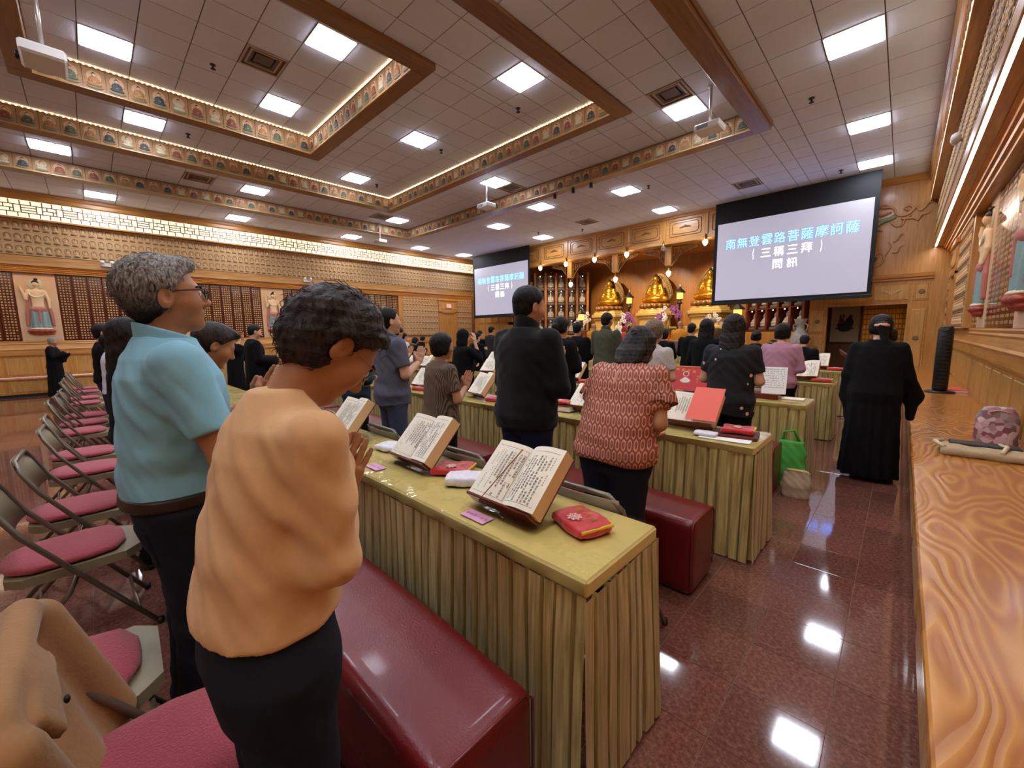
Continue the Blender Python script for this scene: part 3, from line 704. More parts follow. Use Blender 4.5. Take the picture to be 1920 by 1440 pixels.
for x, z, rx, rz, m in ((0, .52, .2, .12, 0), (-.09, .62, .07, .14, 1), (.1, .6, .11, .17, 0), (-.04, .8, .03, .06, 0), (.0, .42, .24, .05, 0), (.13, .78, .05, .06, 0), (-.12, .76, .025, .1, 0), (.0, .36, .15, .04, 0)): mb.ball((x, -.031, z), (rx, .003, rz), 10, 5, m)
obj('figure', mb, [M_INK, M_INKR], pc)
tb = thing('tablet_cabinet', 'gilded cabinet of small memorial tablets inside the right portal', 'cabinet', (-.42, 16.3, 0))
obj('case', MB().box(-.50, .52, 0, .18, .0, 2.3), W_OAKZ, tb)
tab = MB().rbox(-.032, .032, -.015, .0, 0, .10, .004); tabm = fixn(tab.mesh('tablet', M_GOLD))
for r in range(9):
    obj('shelf', MB().box(-.48, .5, -.04, .01, .82+.15*r, .835+.15*r), M_GOLD, tb)
    for c in range(12): link('tablet', tabm, tb, (-.43+.078*c, -.005, .835+.15*r))
lc = thing('lectern', 'slim dark lectern with a slanted top before the right portal', 'lectern', (-.92, 12.5, 0)); obj('post', MB().tube([(0, 0, .02), (0, 0, .72)], .03, 10), M_DARK, lc); obj('base', MB().lathe([(.17, 0), (.17, .02), (.04, .03)], 16), M_DARK, lc); obj('desk', MB().rbox(-.2, .2, -.15, .15, 0, .03, .006).xf(Matrix.Translation((0, 0, .76)) @ Matrix.Rotation(-.4, 4, 'X') @ Matrix.Rotation(.7, 4, 'Y')), W_RED, lc)
# alcove shell
AW = wood('alcove_oak', '9a6230', 'bd8145', 2, rough=.3)
tag(obj('wall_alcove', MB().box(-14.2, -14.0, 14.5, 18.6, 0, 5.2).box(-2.0, -1.9, 14.7, 18.6, 0, 5.2).box(-14.2, -1.9, 18.4, 18.6, 0, 5.2), AW), 'oak walls of the deep altar alcove behind the golden statues', None, None, 'structure')
tag(obj('ceiling_alcove', MB().box(-14.2, -1.9, 13.7, 18.6, 4.72, 4.82), W_OAKX), 'oak ceiling of the altar alcove', None, None, 'structure')
cn = tag(obj('trim_1', MB().rbox(-14.0, -2.0, 13.66, 13.95, 4.29, 5.18, .01).rbox(-14.0, -2.0, 13.62, 13.7, 4.29, 4.42, .008).rbox(-14.0, -2.0, 13.62, 13.7, 5.08, 5.18, .008), W_OAKX), 'long panelled oak cornice over the altar', None, None, 'structure')
PX = [-7.99+1.335*(k-.5) for k in range(-4, 6)]
def rrect(w, h, r, n=4):
    out = []
    for cx, cz, a0 in ((w-r, h-r, 0), (-w+r, h-r, 90), (-w+r, -h+r, 180), (w-r, -h+r, 270)):
        for k in range(n+1): a = math.radians(a0+90*k/n); out.append((cx+r*math.cos(a), 0, cz+r*math.sin(a)))
    return out+[out[0]]
pn = MB().tube(rrect(.50, .24, .06), .012, 6).tube(rrect(.42, .17, .1), .010, 6)
for k in range(-3, 4): pn.ball((.05*k, 0, .01+.012*(3-abs(k))), (.035, .014, .02+.008*(3-abs(k))), 6, 4)
pnm = fixn(pn.mesh('carved_panel', W_BEAMX)); pst = fixn(MB().rbox(-.05, .05, -.03, .02, -.33, .33, .01).mesh('post', W_OAKZ))
for k, x in enumerate(PX):
    link('post', pst, cn, (x, 13.66, 4.75))
    if k < len(PX)-1: link('carved_panel', pnm, cn, (x+.667, 13.655, 4.75))
# hanging posts with fretwork brackets and bulbs
M_BULB = emis('bulb_glow', 'fff3d6', BULB_W); M_GLASS = mat('bulb_glass', 'fff8ea', .05, trans=.9)
def bulb(x, y, z, lab, lit=True, stem=.12):
    t = thing('pendant_bulb', lab, 'light bulb', (x, y, z), 0, 'pendant bulbs at the altar')
    obj('cap', MB().lathe([(.05, .07), (.055, .10), (.03, .13), (.02, .13+stem)], 12), M_BRASS, t)
    obj('globe', MB().lathe([(.004, -.11), (.03, -.09), (.065, -.04), (.078, .01), (.07, .05), (.045, .075)], 14), M_BULB if lit else M_GLASS, t); return t
for k, x in enumerate([-7.99+1.335*(k-2.5) for k in range(6)]): bulb(x, 13.58, 4.17, f'{"unlit" if k == 4 else "glowing"} pendant bulb under the altar cornice, {ORD[k]} from the left', k != 4)
for k, x in enumerate((-10.04, -7.98, -5.95)):
    bulb(x, 13.98, 3.40, f'glowing pendant bulb below the {("left", "middle", "right")[k]} carved hanging post')
    hp = thing('hanging_post', f'short oak post with fretwork brackets above the {("left", "middle", "right")[k]} statue', 'post', (x, 13.98, 3.66))
    obj('post', MB().rbox(-.11, .11, -.1, .1, 0, .64, .012), W_OAKZ, hp)
    for s in (-1, 1):
        mb = MB(); r = random.Random(k)
        mb.tube([(s*.11, 0, .02), (s*.42, 0, .38), (s*.95, 0, .52)], .022, 6).tube([(s*.11, 0, .6), (s*.95, 0, .6)], .02, 6)
        for a in range(13):
            u = .16+.78*a/13; zt = .55; zb = .02+(u-.11)*1.1 if u < .42 else .38+(u-.42)*.28
            if zt-zb > .02:
                ph = a*1.9; mb.tube([(s*u, 0, zb), (s*(u+.04*math.sin(ph)), 0, (zb+zt)/2), (s*u, 0, zt)], .013, 5)
                mb.tube([(s*(u+.03*math.cos(q)), 0, (zb+zt)/2+.03*math.sin(q)) for q in np.linspace(0, 5.5, 9)], .011, 5)
        obj('bracket', mb, W_BEAM, hp)
# recessed warm downlights in the alcove ceiling
def downlight(x, y, z, tx, ty, tz, watt, lab, size=60):
    t = thing('recessed_downlight', lab, 'light', (x, y, z), 0, 'recessed altar downlights'); obj('ring', MB().lathe([(.09, 0), (.09, -.012), (.07, -.014), (.065, 0)], 18), M_BRASS, t)
    obj('lens', MB().lathe([(.064, -.004), (.02, -.006)], 18), emis('downlight_lens', 'ffe6bf', 6), t)
    l = bpy.data.lights.new('lamp', 'SPOT'); l.energy = watt; l.color = (1, .80, .52); l.spot_size = math.radians(size); l.spot_blend = .6; l.shadow_soft_size = .06
    o = link('lamp', l, t, (0, 0, -.03)); o.rotation_euler = (Vector((tx, ty, tz))-Vector((x, y, z-.03))).to_track_quat('-Z', 'Y').to_euler()
for k, x in enumerate((-10.3, -8.0, -5.75)): downlight(x, 15.4, 4.715, x, 17.5, 2.9, 420, f'recessed downlight above the {("left", "centre", "right")[k]} golden statue', 70)
for k, x in enumerate((-11.9, -9.1, -6.9, -4.0)): downlight(x, 14.6, 4.715, x, 16.0, 1.2, 260, f'recessed downlight at the alcove front, {ORD[k]} from the left', 95)
# ---------- projection screens
M_SCR = emis('projected_slide', 'c9c3dd', SCREEN_W); MATS['projected_slide'].node_tree.nodes['Principled BSDF'].inputs['Base Color'].default_value = (.25, .25, .25, 1); M_TXT1 = emis('slide_blue_text', '9fcfff', 1.0); M_TXTO = emis('slide_text_outline', '4f86e0', .7); M_TXT2 = emis('slide_white_text', 'f4f6ff', 1.25); M_SBLK = mat('screen_border', '0b0c10', .75)
def screen(cx, lab):
    t = thing('projection_screen', lab, 'projection screen', (cx, 13.3, 2.24)); w = 1.83
    obj('drop_cloth', MB().rbox(-w, w, -.004, .004, .0, 2.90, .002), M_SBLK, t); obj('slide', MB().rbox(-w+.09, w-.09, -.007, .0, .09, 2.30, .001), M_SCR, t)
    obj('bottom_bar', MB().rbox(-w-.02, w+.02, -.02, .02, -.05, .03, .008), M_BLACK, t)
    l1 = '南無登雲路菩薩摩訶薩'
    mb = MB()
    for k, ch in enumerate(l1):
        x = (k-4.5)*.305; write(mb, ch, x, 1.69, .275, .30, 1, -.009, .045); write(mb, ch, x, 1.69, .265, .29, 0, -.011, .02)
    for k, ch in enumerate('（三稱三拜）'): write(mb, ch, (k-2.5)*.31, 1.33, .23*(.42 if k in (0, 5) else 1), .26 if k not in (0, 5) else .30, 2, -.011, .02)
    for k, ch in enumerate('問訊'): write(mb, ch, (k-.5)*.34, .99, .235, .25, 2, -.011, .02)
    obj('lettering', mb, [M_TXT1, M_TXTO, M_TXT2], t, fix=False); return t
screen(-2.46, 'large projection screen right of the altar showing Chinese prayer lines'); screen(-13.52, 'projection screen left of the altar showing the same Chinese lines')
# ---------- ceiling projectors
def projector(x, y, z, zt, lab, s=1.0, rz=0):
    t = thing('ceiling_projector', lab, 'projector', (x, y, z), rz)
    pb = obj('body', MB().rbox(-.20*s, .20*s, -.16*s, .16*s, -.055*s, .055*s, .02*s), M_WHITE, t); obj('lens', MB().tube([(.08*s, .16*s, 0), (.08*s, .19*s, 0)], .04*s, 14), M_BLACK, pb)
    obj('mount_plate', MB().rbox(-.08*s, .08*s, -.08*s, .08*s, .055*s, .085*s, .004), M_WHITE, t); obj('pole', MB().tube([(0, 0, .08*s), (0, 0, zt-z)], .022, 12), mat('brushed_pole', 'c9c6c2', .35, .6), t)
    obj('ceiling_flange', MB().lathe([(.06, 0), (.06, .01), (.03, .015)], 14, (0, 0, zt-z-.016)), M_WHITE, t)
    obj('vent_grille', MB().box(-.15*s, .02*s, -.165*s, -.158*s, -.03*s, .03*s), mat('grille_grey', '8c8a86', .6), pb); return t
projector(-2.53, 7.36, 4.72, 5.36, 'white ceiling projector on a pole before the right screen'); projector(-8.03, 7.47, 4.72, 5.36, 'white ceiling projector hanging in the centre toward the altar'); projector(-13.55, 7.45, 4.72, 5.36, 'small white far projector aimed at the left screen')
projector(-8.0, -.05, 4.93, 5.97, 'large white projector with thick pole at the top left corner', 1.25, math.pi)
for k, x in enumerate((-6.85, -6.27, -5.74)):
    t = thing('beam_spotlight', f'small dark spotlight under the outer beam before the altar, {ORD[k]} from the left', 'spotlight', (x, 8.82, 5.035)); obj('base', MB().lathe([(.04, 0), (.04, -.02)], 10), M_DARK, t); obj('head', MB().lathe([(.03, -.02), (.045, -.05), (.045, -.1)], 10), M_DARK, t)
t = thing('wall_camera', 'small white camera bracket on the right frieze near the altar', 'camera', (.385, 8.15, 3.86)); obj('arm', MB().tube([(0, 0, 0), (-.06, -.02, .02)], .02, 8), M_WHITE, t); obj('head', MB().lathe([(.03, -.08), (.05, -.03), (.05, .06), (.03, .09)], 12).xf(Matrix.Translation((-.08, -.04, .02)) @ Matrix.Rotation(1.2, 4, 'X')), M_WHITE, t)
# ---------- altar furniture
def gilt_mesh(h=.022):
    def gold(P):
        d = sd_ell(P, (0, -.05, .30), (.50, .34, .15)); d = smin(d, sd_cone(P, (.0, 0, .30), (0, .02, .78), .22, .20), .12)
        for s in (-1, 1):
            d = smin(d, sd_cone(P, (s*.23, .02, .82), (s*.36, -.05, .50), .095, .08), .07); d = smin(d, sd_cone(P, (s*.36, -.05, .50), (s*.06, -.26, .38), .08, .05), .05)
            d = smin(d, sd_cone(P, (s*.15, -.1, .27), (s*.46, -.1, .27), .14, .12), .06)
        d = smin(d, sd_cone(P, (0, .02, .85), (0, .0, 1.0), .09, .075), .06)
        return d+.006*np.sin(P[:, 2]*55+P[:, 0]*20)*(P[:, 2] < .85)
    def head(P):
        d = sd_ell(P, (0, -.01, 1.12), (.115, .125, .15)); d = smin(d, sd_cone(P, (0, -.13, 1.12), (0, -.145, 1.09), .012, .02), .02)
        for s in (-1, 1): d = smin(d, sd_ell(P, (s*.118, .01, 1.10), (.018, .03, .075)), .01)
        return d
    hair = lambda P: smin(smax(sd_ell(P, (0, .01, 1.16), (.125, .135, .135)), 1.17-P[:, 2]+P[:, 1]*-.6, .01), sd_ell(P, (0, .02, 1.30), (.055, .06, .055)), .03)
    return smesh('figure', [(*surf(gold, (-.7, -.5, .1), (.7, .4, 1.1), h), 0), (*surf(head, (-.2, -.2, .92), (.2, .2, 1.32), h*.6), 0), (*surf(hair, (-.2, -.2, 1.0), (.2, .22, 1.4), h*.7), 1)], [M_GOLD, M_HAIRR])
M_LOTG = mat('lotus_bronze', '8a6236', .45, .4); M_PED = mat('cream_gilt_pedestal', 'c9a763', .45, .2); M_MAND = mat('carved_mandorla', 'a08454', .5, .5, var=.5, scale=26, bump=.8)
gfig = gilt_mesh()
def lotus(n, r, z0, z1, mt, par, name='lotus'):
    mb = MB().lathe([(r*.8, z0), (r, z0+(z1-z0)*.4), (r*.95, z1)], 20)
    for k in range(n):
        a = 2*math.pi*k/n; mb.ball((r*.95*math.cos(a), r*.95*math.sin(a), (z0+z1)/2), (r*.2, r*.2, (z1-z0)*.5), 6, 4)
    return obj(name, mb, mt, par)
mand = MB(); out = [(.62*math.cos(a)*(1-.18*max(0, math.sin(a))**2), .55+.95*math.sin(a) if math.sin(a) > 0 else .55+.42*math.sin(a)) for a in np.linspace(0, 2*math.pi, 40, endpoint=False)]
mand.prism(out, .30, .36, 1, 0)
for r_, q in ((.92, .035), (.7, .02)): mand.tube([(x*r_, .29, .5+(z-.5)*r_) for x, z in out]+[(out[0][0]*r_, .29, .5+(out[0][1]-.5)*r_)], q, 6)
for k in range(36):
    x, z = out[k]; mand.tube([(x*.83+.05*math.cos(q+k), .285, .5+(z-.5)*.83+.05*math.sin(q+k)) for q in np.linspace(0, 5, 8)], .014, 5)
mandm = fixn(mand.mesh('mandorla', M_MAND))
for k, (x, n) in enumerate(((-10.3, 'left'), (-8.0, 'centre'), (-5.75, 'right'))):
    t = thing('golden_statue', f'seated golden statue with carved halo, {n} of the three on the altar', 'statue', (x, 17.5, 2.42)); 
    f = link('figure', gfig, t, (0, 0, .12), (0, 0, 0), (1.0, 1.0, 1.03)); link('mandorla', mandm, t, (0, .0, .06)); lotus(16, .6, 0, .22, M_LOTG, t)
    p = thing('statue_pedestal', f'stepped cream and gold pedestal under the {n} golden statue', 'pedestal', (x, 17.45, 0))
    for i, (wd, z0, z1) in enumerate(((.95, 0, 1.3), (.85, 1.3, 1.5), (1.0, 1.5, 1.62), (.72, 1.62, 2.0), (.8, 2.0, 2.12), (.9, 2.12, 2.25), (.8, 2.25, 2.34), (.72, 2.34, 2.42))): obj('tier', MB().lathe([(wd, z0), (wd, z1-.02), (wd-.02, z1)], 8, (0, 0, 0), 0, (1, .75, 1), smooth=False), M_PED, p)
def lantern(x, y, z, lab):
    t = thing('altar_lantern', lab, 'lantern', (x, y, 0))
    obj('stand', MB().lathe([(.2, .0), (.2, .04), (.05, .08), (.04, z-.45), (.11, z-.40), (.09, z-.34), (.05, z-.30), (.13, z-.22)], 12), M_DARK, t)
    obj('light_box', MB().lathe([(.11, z-.22), (.13, z-.2), (.13, z+.02), (.11, z+.04)], 6, smooth=False), emis('amber_glass', 'ffb040', 3.0), t)
    obj('roof', MB().lathe([(.24, z+.03), (.22, z+.07), (.1, z+.18), (.05, z+.24), (.05, z+.28)], 6, smooth=False), M_DARK, t); obj('finial', MB().ball((0, 0, z+.33), (.035, .035, .06), 8, 6), mat('jade', '7fae9a', .2), t)
for x, y, z, n in ((-9.15, 17.3, 2.93, 'left of the centre statue'), (-6.85, 17.3, 2.98, 'right of the centre statue'), (-10.55, 15.5, 2.2, 'at the far left of the altar'), (-4.13, 15.45, 2.1, 'at the far right of the altar')): lantern(x, y, z, f'dark pagoda lantern glowing amber {n}')
at = thing('altar_table', 'long carved altar table with gilt top before the golden statues', 'altar', (-8, 16.2, 0)); obj('body', MB().rbox(-3.0, 3.0, -.35, .35, 0, 1.05, .02), W_OAKZ, at); obj('top', MB().rbox(-3.1, 3.1, -.42, .42, 1.05, 1.13, .015), M_PED, at)
for k in range(9): obj('front_panel', MB().rbox(-2.95+.66*k, -2.4+.66*k, -.37, -.34, .15, .92, .012), M_PAN, at)
a2 = thing('offering_table', 'lower red and gold offering table in front of the altar', 'table', (-8, 14.9, 0)); obj('top', MB().rbox(-3.4, 3.4, -.35, .35, .84, .9, .01), W_RED, a2); obj('front_cloth', MB().rbox(-3.35, 3.35, -.33, .3, .02, .84, .01), mat('altar_brocade', 'a9803a', .5, .2, var=.5, scale=12), a2)
# flowers: orchid sprays in pots
M_PETW = mat('orchid_white', 'e6dcd6', .5, var=.06); M_PETP = mat('orchid_purple', 'a05a9c', .5); M_LEAF = mat('leaf_green', '3f5a34', .5); M_POT = mat('glazed_pot', '8c3a2a', .25)
def orchid(x, y, z, s, purple, lab, seed):
    r = random.Random(seed); t = thing('flower_vase', lab, 'flowers', (x, y, z)); obj('pot', MB().lathe([(.07*s, 0), (.11*s, .06*s), (.1*s, .18*s), (.12*s, .2*s)], 12), M_POT, t)
    mb = MB(); st = MB()
    for k in range(7):
        a = r.uniform(0, 6.28); e = (.3*s*math.cos(a), .2*s*math.sin(a), r.uniform(.45, .85)*s); st.tube([(0, 0, .18*s), (e[0]*.4, e[1]*.4, e[2]*.8), e], .006, 4)
        for q in range(5):
            u = q/4; p = (e[0]*(.5+.6*u)+r.uniform(-.05, .05)*s, e[1]*(.5+.6*u), e[2]*(.95-.25*u)+r.uniform(-.05, .05)*s)
            for b in range(5): an = 1.257*b; mb.ball((p[0]+.035*s*math.cos(an), p[1]-.01, p[2]+.035*s*math.sin(an)), (.03*s, .012*s, .03*s), 6, 4, 1 if purple and k % 3 == 0 else 0)
    for k in range(6): a = k*1.05; st.ball((.1*s*math.cos(a), .08*s*math.sin(a), .24*s), (.12*s, .05*s, .03*s), 6, 4)
    obj('blossoms', mb, [M_PETW, M_PETP], t); obj('stems_and_leaves', st, M_LEAF, t)
for k, a in enumerate(((-10.9, 16.3, 1.13, 1.5, False, 'spray of white orchids at the left end of the altar'), (-8.95, 16.3, 1.13, 1.5, True, 'white and purple orchids beside the left lantern'), (-6.9, 16.3, 1.13, 1.6, True, 'white and purple orchids beside the right lantern'), (-8.3, 14.9, .9, .9, False, 'low white bouquet at the centre of the offering table'), (-7.1, 14.9, .9, .9, False, 'low white bouquet right of centre on the offering table'), (-5.2, 16.2, 1.13, 1.1, False, 'white flowers at the right end of the altar'))): orchid(*a, k)
M_ORG = mat('orange_fruit', 'd9762c', .45, bump=.2, bscale=200)
for k, (x, y, z, n) in enumerate(((-10.4, 14.95, .9, 'left'), (-6.35, 14.95, .9, 'right'))):
    st = thing('fruit_stand', f'pedestal dish on the {n} of the offering table', 'dish', (x, y, z)); obj('dish', MB().lathe([(.08, 0), (.05, .02), (.03, .1), (.16, .13), (.18, .16)], 16), M_BRASS, st)
    j = 0
    for lv, nn in ((0, 6), (1, 4), (2, 3), (3, 1)):
        for q in range(nn):
            a = 6.283*q/nn+lv; rr = (.115, .08, .055, 0)[lv]; j += 1
            tag(obj('orange', MB().ball((0, 0, 0), .052, 10, 7), M_ORG, None, loc=(x+rr*math.cos(a), y+rr*math.sin(a), z+.20+.085*lv)), f'orange in the fruit pyramid on the {n} dish of the altar', 'orange', f'oranges on the {n} dish')
# candle cups along the altar front
cup = MB().lathe([(.03, 0), (.035, .05)], 10); cupm = fixn(cup.mesh('candle_cup', emis('candle_glow', 'ffd890', 2.2)))
for k in range(14): tag(link('candle_cup', cupm, None, (-11.1+.48*k, 14.62, .9)), 'small glowing candle cup along the offering table edge', 'candle', 'candle cups on the offering table')
# ---------- diagonal statue cabinets
def niche_fig(h=.016):
    def f(P):
        d = sd_ell(P, (0, 0, .16), (.17, .12, .06)); d = smin(d, sd_cone(P, (0, 0, .18), (0, .01, .36), .09, .075), .05)
        for s in (-1, 1): d = smin(d, sd_cone(P, (s*.09, 0, .36), (s*.12, -.05, .24), .035, .03), .03); d = smin(d, sd_cone(P, (s*.12, -.05, .24), (0, -.1, .24), .03, .02), .02)
        d = smin(d, sd_ell(P, (0, 0, .48), (.05, .055, .07)), .03); return smin(d, sd_ell(P, (0, .0, .56), (.028, .03, .03)), .02)
    base = lambda P: sd_box(P, (0, 0, .05), (.17, .12, .05), .02)
    return smesh('figure', [(*surf(f, (-.25, -.2, .05), (.25, .2, .65), h), 0), (*surf(base, (-.25, -.2, -.02), (.25, .2, .14), h), 1)], [mat('grey_porcelain', 'b7aca2', .4, var=.2), mat('grey_base', '6b625c', .5)])
nf = niche_fig(); nh = MB().lathe([(.14, -.006), (.14, .006), (.02, .01)], 16).xf(Matrix.Translation((0, .1, .47)) @ Matrix.Rotation(math.pi/2, 4, 'X')); nhm = fixn(nh.mesh('halo', mat('halo_grey', '8f8578', .5)))
M_LED = emis('niche_led', 'fff0d0', 12)
def cabinet(x0, y0, ang, ncol, nrow, pitch, zb, lab, sname):
    t = thing('statue_cabinet', lab, 'cabinet', (x0, y0, 0), ang); W = ncol*pitch
    top = zb+nrow*.72+.1
    obj('back', MB().box(0, W, .30, .34, 0, top), W_RED, t); obj('base', MB().rbox(-.05, W+.05, -.05, .34, 0, zb-.05, .01), W_OAKZ, t)
    for c in range(ncol+1): obj('upright', MB().rbox(c*pitch-.05, c*pitch+.05, 0, .32, zb-.05, top, .006), AW if 'left' in lab else W_RED, t)
    for r in range(nrow+1): obj('shelf', MB().rbox(0, W, 0, .32, zb+r*.72-.03, zb+r*.72, .004), W_RED, t)
    for r in range(nrow):
        for c in range(ncol):
            lx, lz = (c+.5)*pitch, zb+r*.72; X = x0+lx*math.cos(ang)-.16*math.sin(ang); Y = y0+lx*math.sin(ang)+.16*math.cos(ang)
            s = thing('niche_statue', f'small grey seated statue in the {sname} cabinet, {ORD[r]} shelf up, {ORD[c]} from the left', 'statue', (X, Y, lz), ang, f'statues in the {sname} cabinet'); link('figure', nf, s); link('halo', nhm, s)
            obj('niche_lamp', MB().ball((lx, .04, lz+.655), .016, 8, 5), M_LED, t)
cabinet(-13.15, 15.35, math.radians(45), 5, 4, .52, 1.35, 'tall oak cabinet of niche statues angled beside the left screen', 'left')
cabinet(-4.15, 16.6, math.radians(-45), 5, 3, .56, 1.42, 'dark red cabinet of niche statues partly behind the right screen', 'right')
gc = thing('tablet_cabinet', 'narrow gilded tablet cabinet right of the left screen', 'cabinet', (-13.45, 15.0, 0)); obj('case', MB().box(-.3, .28, 0, .2, 0, 3.9), W_OAKZ, gc)
for r in range(12):
    obj('shelf', MB().box(-.28, .26, -.04, .01, .9+.22*r, .92+.22*r), M_GOLD, gc)
    for c in range(6): link('tablet', tabm, gc, (-.22+.085*c, -.005, .92+.22*r), (0, 0, 0), (1.1, 1, 1.5))
# big porcelain vase and leafy plant near the right cabinet
vs = thing('porcelain_vase', 'large grey-white porcelain vase with lion handles by the portal', 'vase', (-2.12, 14.1, 0)); M_PORC = mat('mottled_porcelain', 'a59d92', .25, var=.45, scale=12, detail=6)
obj('stand', MB().lathe([(.24, 0), (.24, .05), (.2, .1), (.2, .62), (.24, .66)], 16), W_RED, vs); obj('vessel', MB().lathe([(.12, .66), (.2, .8), (.26, 1.05), (.2, 1.28), (.10, 1.42), (.09, 1.56), (.17, 1.72), (.16, 1.73), (.08, 1.58)], 24), M_PORC, vs)
for s in (-1, 1): obj('handle', MB().tube([(s*.10, 0, 1.6), (s*.17, 0, 1.55), (s*.16, 0, 1.45), (s*.12, 0, 1.36)], .02, 8), M_PORC, vs)
pl = thing('potted_plant', 'dark leafy potted plant behind the pink-shirted woman', 'plant', (-2.6, 13.6, 0)); obj('pot', MB().lathe([(.16, 0), (.22, .35), (.24, .38)], 16), M_POT, pl); mb = MB(); r = random.Random(4)
for k in range(60):
    a = r.uniform(0, 6.28); e = r.uniform(.3, 1.2); L = r.uniform(.2, .45); c = (L*math.cos(a)*math.cos(e)*.8, L*math.sin(a)*math.cos(e)*.8, .5+L*math.sin(e)*1.6); mb.ball(c, (.09, .09, .03), 6, 3)
obj('foliage', mb, mat('dark_leaf', '34402a', .45), pl)
# ---------- bodhisattva relief plaques on the side walls
def deity(kind):
    v = kind; C = [mat('plaque_flesh', 'd9b58a', .5, var=.08), mat('plaque_pink', 'b06a5c', .55, var=.15), mat('plaque_teal', '7f9a96', .55, var=.15), mat('plaque_hair', '241c1a', .5), mat('plaque_lotus', '9c3f34', .5), mat('plaque_cream', 'd9c9a2', .5)]
    s0 = -1 if v % 2 == 0 else 1
    def body(P):
        d = sd_stack(P, [(.72, 0, 0, .12, .07), (.85, 0, 0, .105, .06), (1.0, 0, 0, .12, .065), (1.16, 0, 0, .155, .06), (1.22, 0, 0, .12, .05)]); d = smin(d, sd_cone(P, (0, 0, 1.2), (0, 0, 1.3), .04, .035), .03); d = smin(d, sd_ell(P, (0, -.02, 1.36), (.058, .06, .075)), .02)
        d = smin(d, sd_cone(P, (s0*.14, 0, 1.17), (s0*.2, -.02, .97), .045, .038), .03); d = smin(d, sd_cone(P, (s0*.2, -.02, .97), (s0*.25, -.05, 1.2), .036, .026), .02); d = smin(d, sd_cone(P, (s0*.25, -.05, 1.2), (s0*.27, -.05, 1.30), .03, .018), .02)
        d = smin(d, sd_cone(P, (-s0*.14, 0, 1.17), (-s0*.2, -.01, .95), .045, .038), .03); return smin(d, sd_cone(P, (-s0*.2, -.01, .95), (-s0*.2, -.05, .74), .036, .026), .02)
    skirt = lambda P: sd_stack(P, [(.20, 0, 0, .19, .07), (.4, 0, 0, .17, .075), (.6, 0, 0, .15, .075), (.76, 0, 0, .13, .07)])+.008*np.sin(P[:, 0]*70)
    sash = lambda P: np.minimum(sd_ell(P, (0, -.02, .70), (.15, .07, .10)), sd_cone(P, (0, -.06, .66), (0, -.06, .36), .035, .03))
    scarf = lambda P: np.minimum(smin(sd_cone(P, (.17, 0, 1.0), (.21, 0, .6), .03, .035), sd_cone(P, (.21, 0, .6), (.23, 0, .28), .04, .03), .02), smin(sd_cone(P, (-.17, 0, 1.0), (-.21, 0, .6), .03, .035), sd_cone(P, (-.21, 0, .6), (-.23, 0, .28), .04, .03), .02))
    lot = lambda P: np.minimum(sd_ell(P, (0, -.02, .13), (.26, .09, .06)), sd_ell(P, (0, 0, .07), (.23, .07, .045)))+.006*np.sin(P[:, 0]*60)
    lt = lambda P: sd_ell(P, (0, -.02, .185), (.22, .08, .035))
    hair = lambda P: np.minimum(smax(sd_ell(P, (0, 0, 1.40), (.066, .065, .07)), 1.39-P[:, 2], .01), sd_ell(P, (-.02*s0, 0, 1.49), (.04, .04, .035)))
    nk = lambda P: np.maximum(np.abs(np.hypot(P[:, 0]/.13, (P[:, 2]-1.12)/.1)-1)*.1-.012, np.maximum(P[:, 2]-1.14, np.abs(P[:, 1]+.055)-.02))
    b = ((-.35, -.15, 0), (.35, .12, 1.6)); hh = .0125
    q = [(body, 0), (skirt, 2 if v % 3 != 1 else 1), (sash, 1), (scarf, 1 if v % 3 != 1 else 2), (lot, 4), (lt, 5), (hair, 3), (nk, 5)]
    return smesh('relief_figure', [(*surf(f, *b, hh), m) for f, m in q], C)
DEI = [deity(k) for k in range(3)]
M_PLQ = mat('plaque_board', 'cfa982', .6, var=.05, scale=8); M_HAL2 = mat('plaque_halo', 'c9bd98', .5)
for side in ('left', 'right'):
    for k, y in enumerate(PLQ[side]):
        R = side == 'right'; x = .78 if R else -16.78
        t = thing('relief_plaque', f'painted relief of a haloed standing deity on the {side} wall, {ORD[k]} counted toward the altar', 'relief', (x, y, 1.42), -math.pi/2 if R else math.pi/2, 'relief plaques between the sutra boards')
        obj('board', MB().rbox(-.37, .37, 0, .05, .0, 1.84, .008), M_PLQ, t); obj('halo', MB().lathe([(.15, -.012), (.15, .0), (.13, .012), (.02, .012)], 24).xf(Matrix.Translation((0, -.006, 1.50)) @ Matrix.Rotation(math.pi/2, 4, 'X')), M_HAL2, t); link('relief_figure', DEI[k % 3], t, (0, -.02, .14))
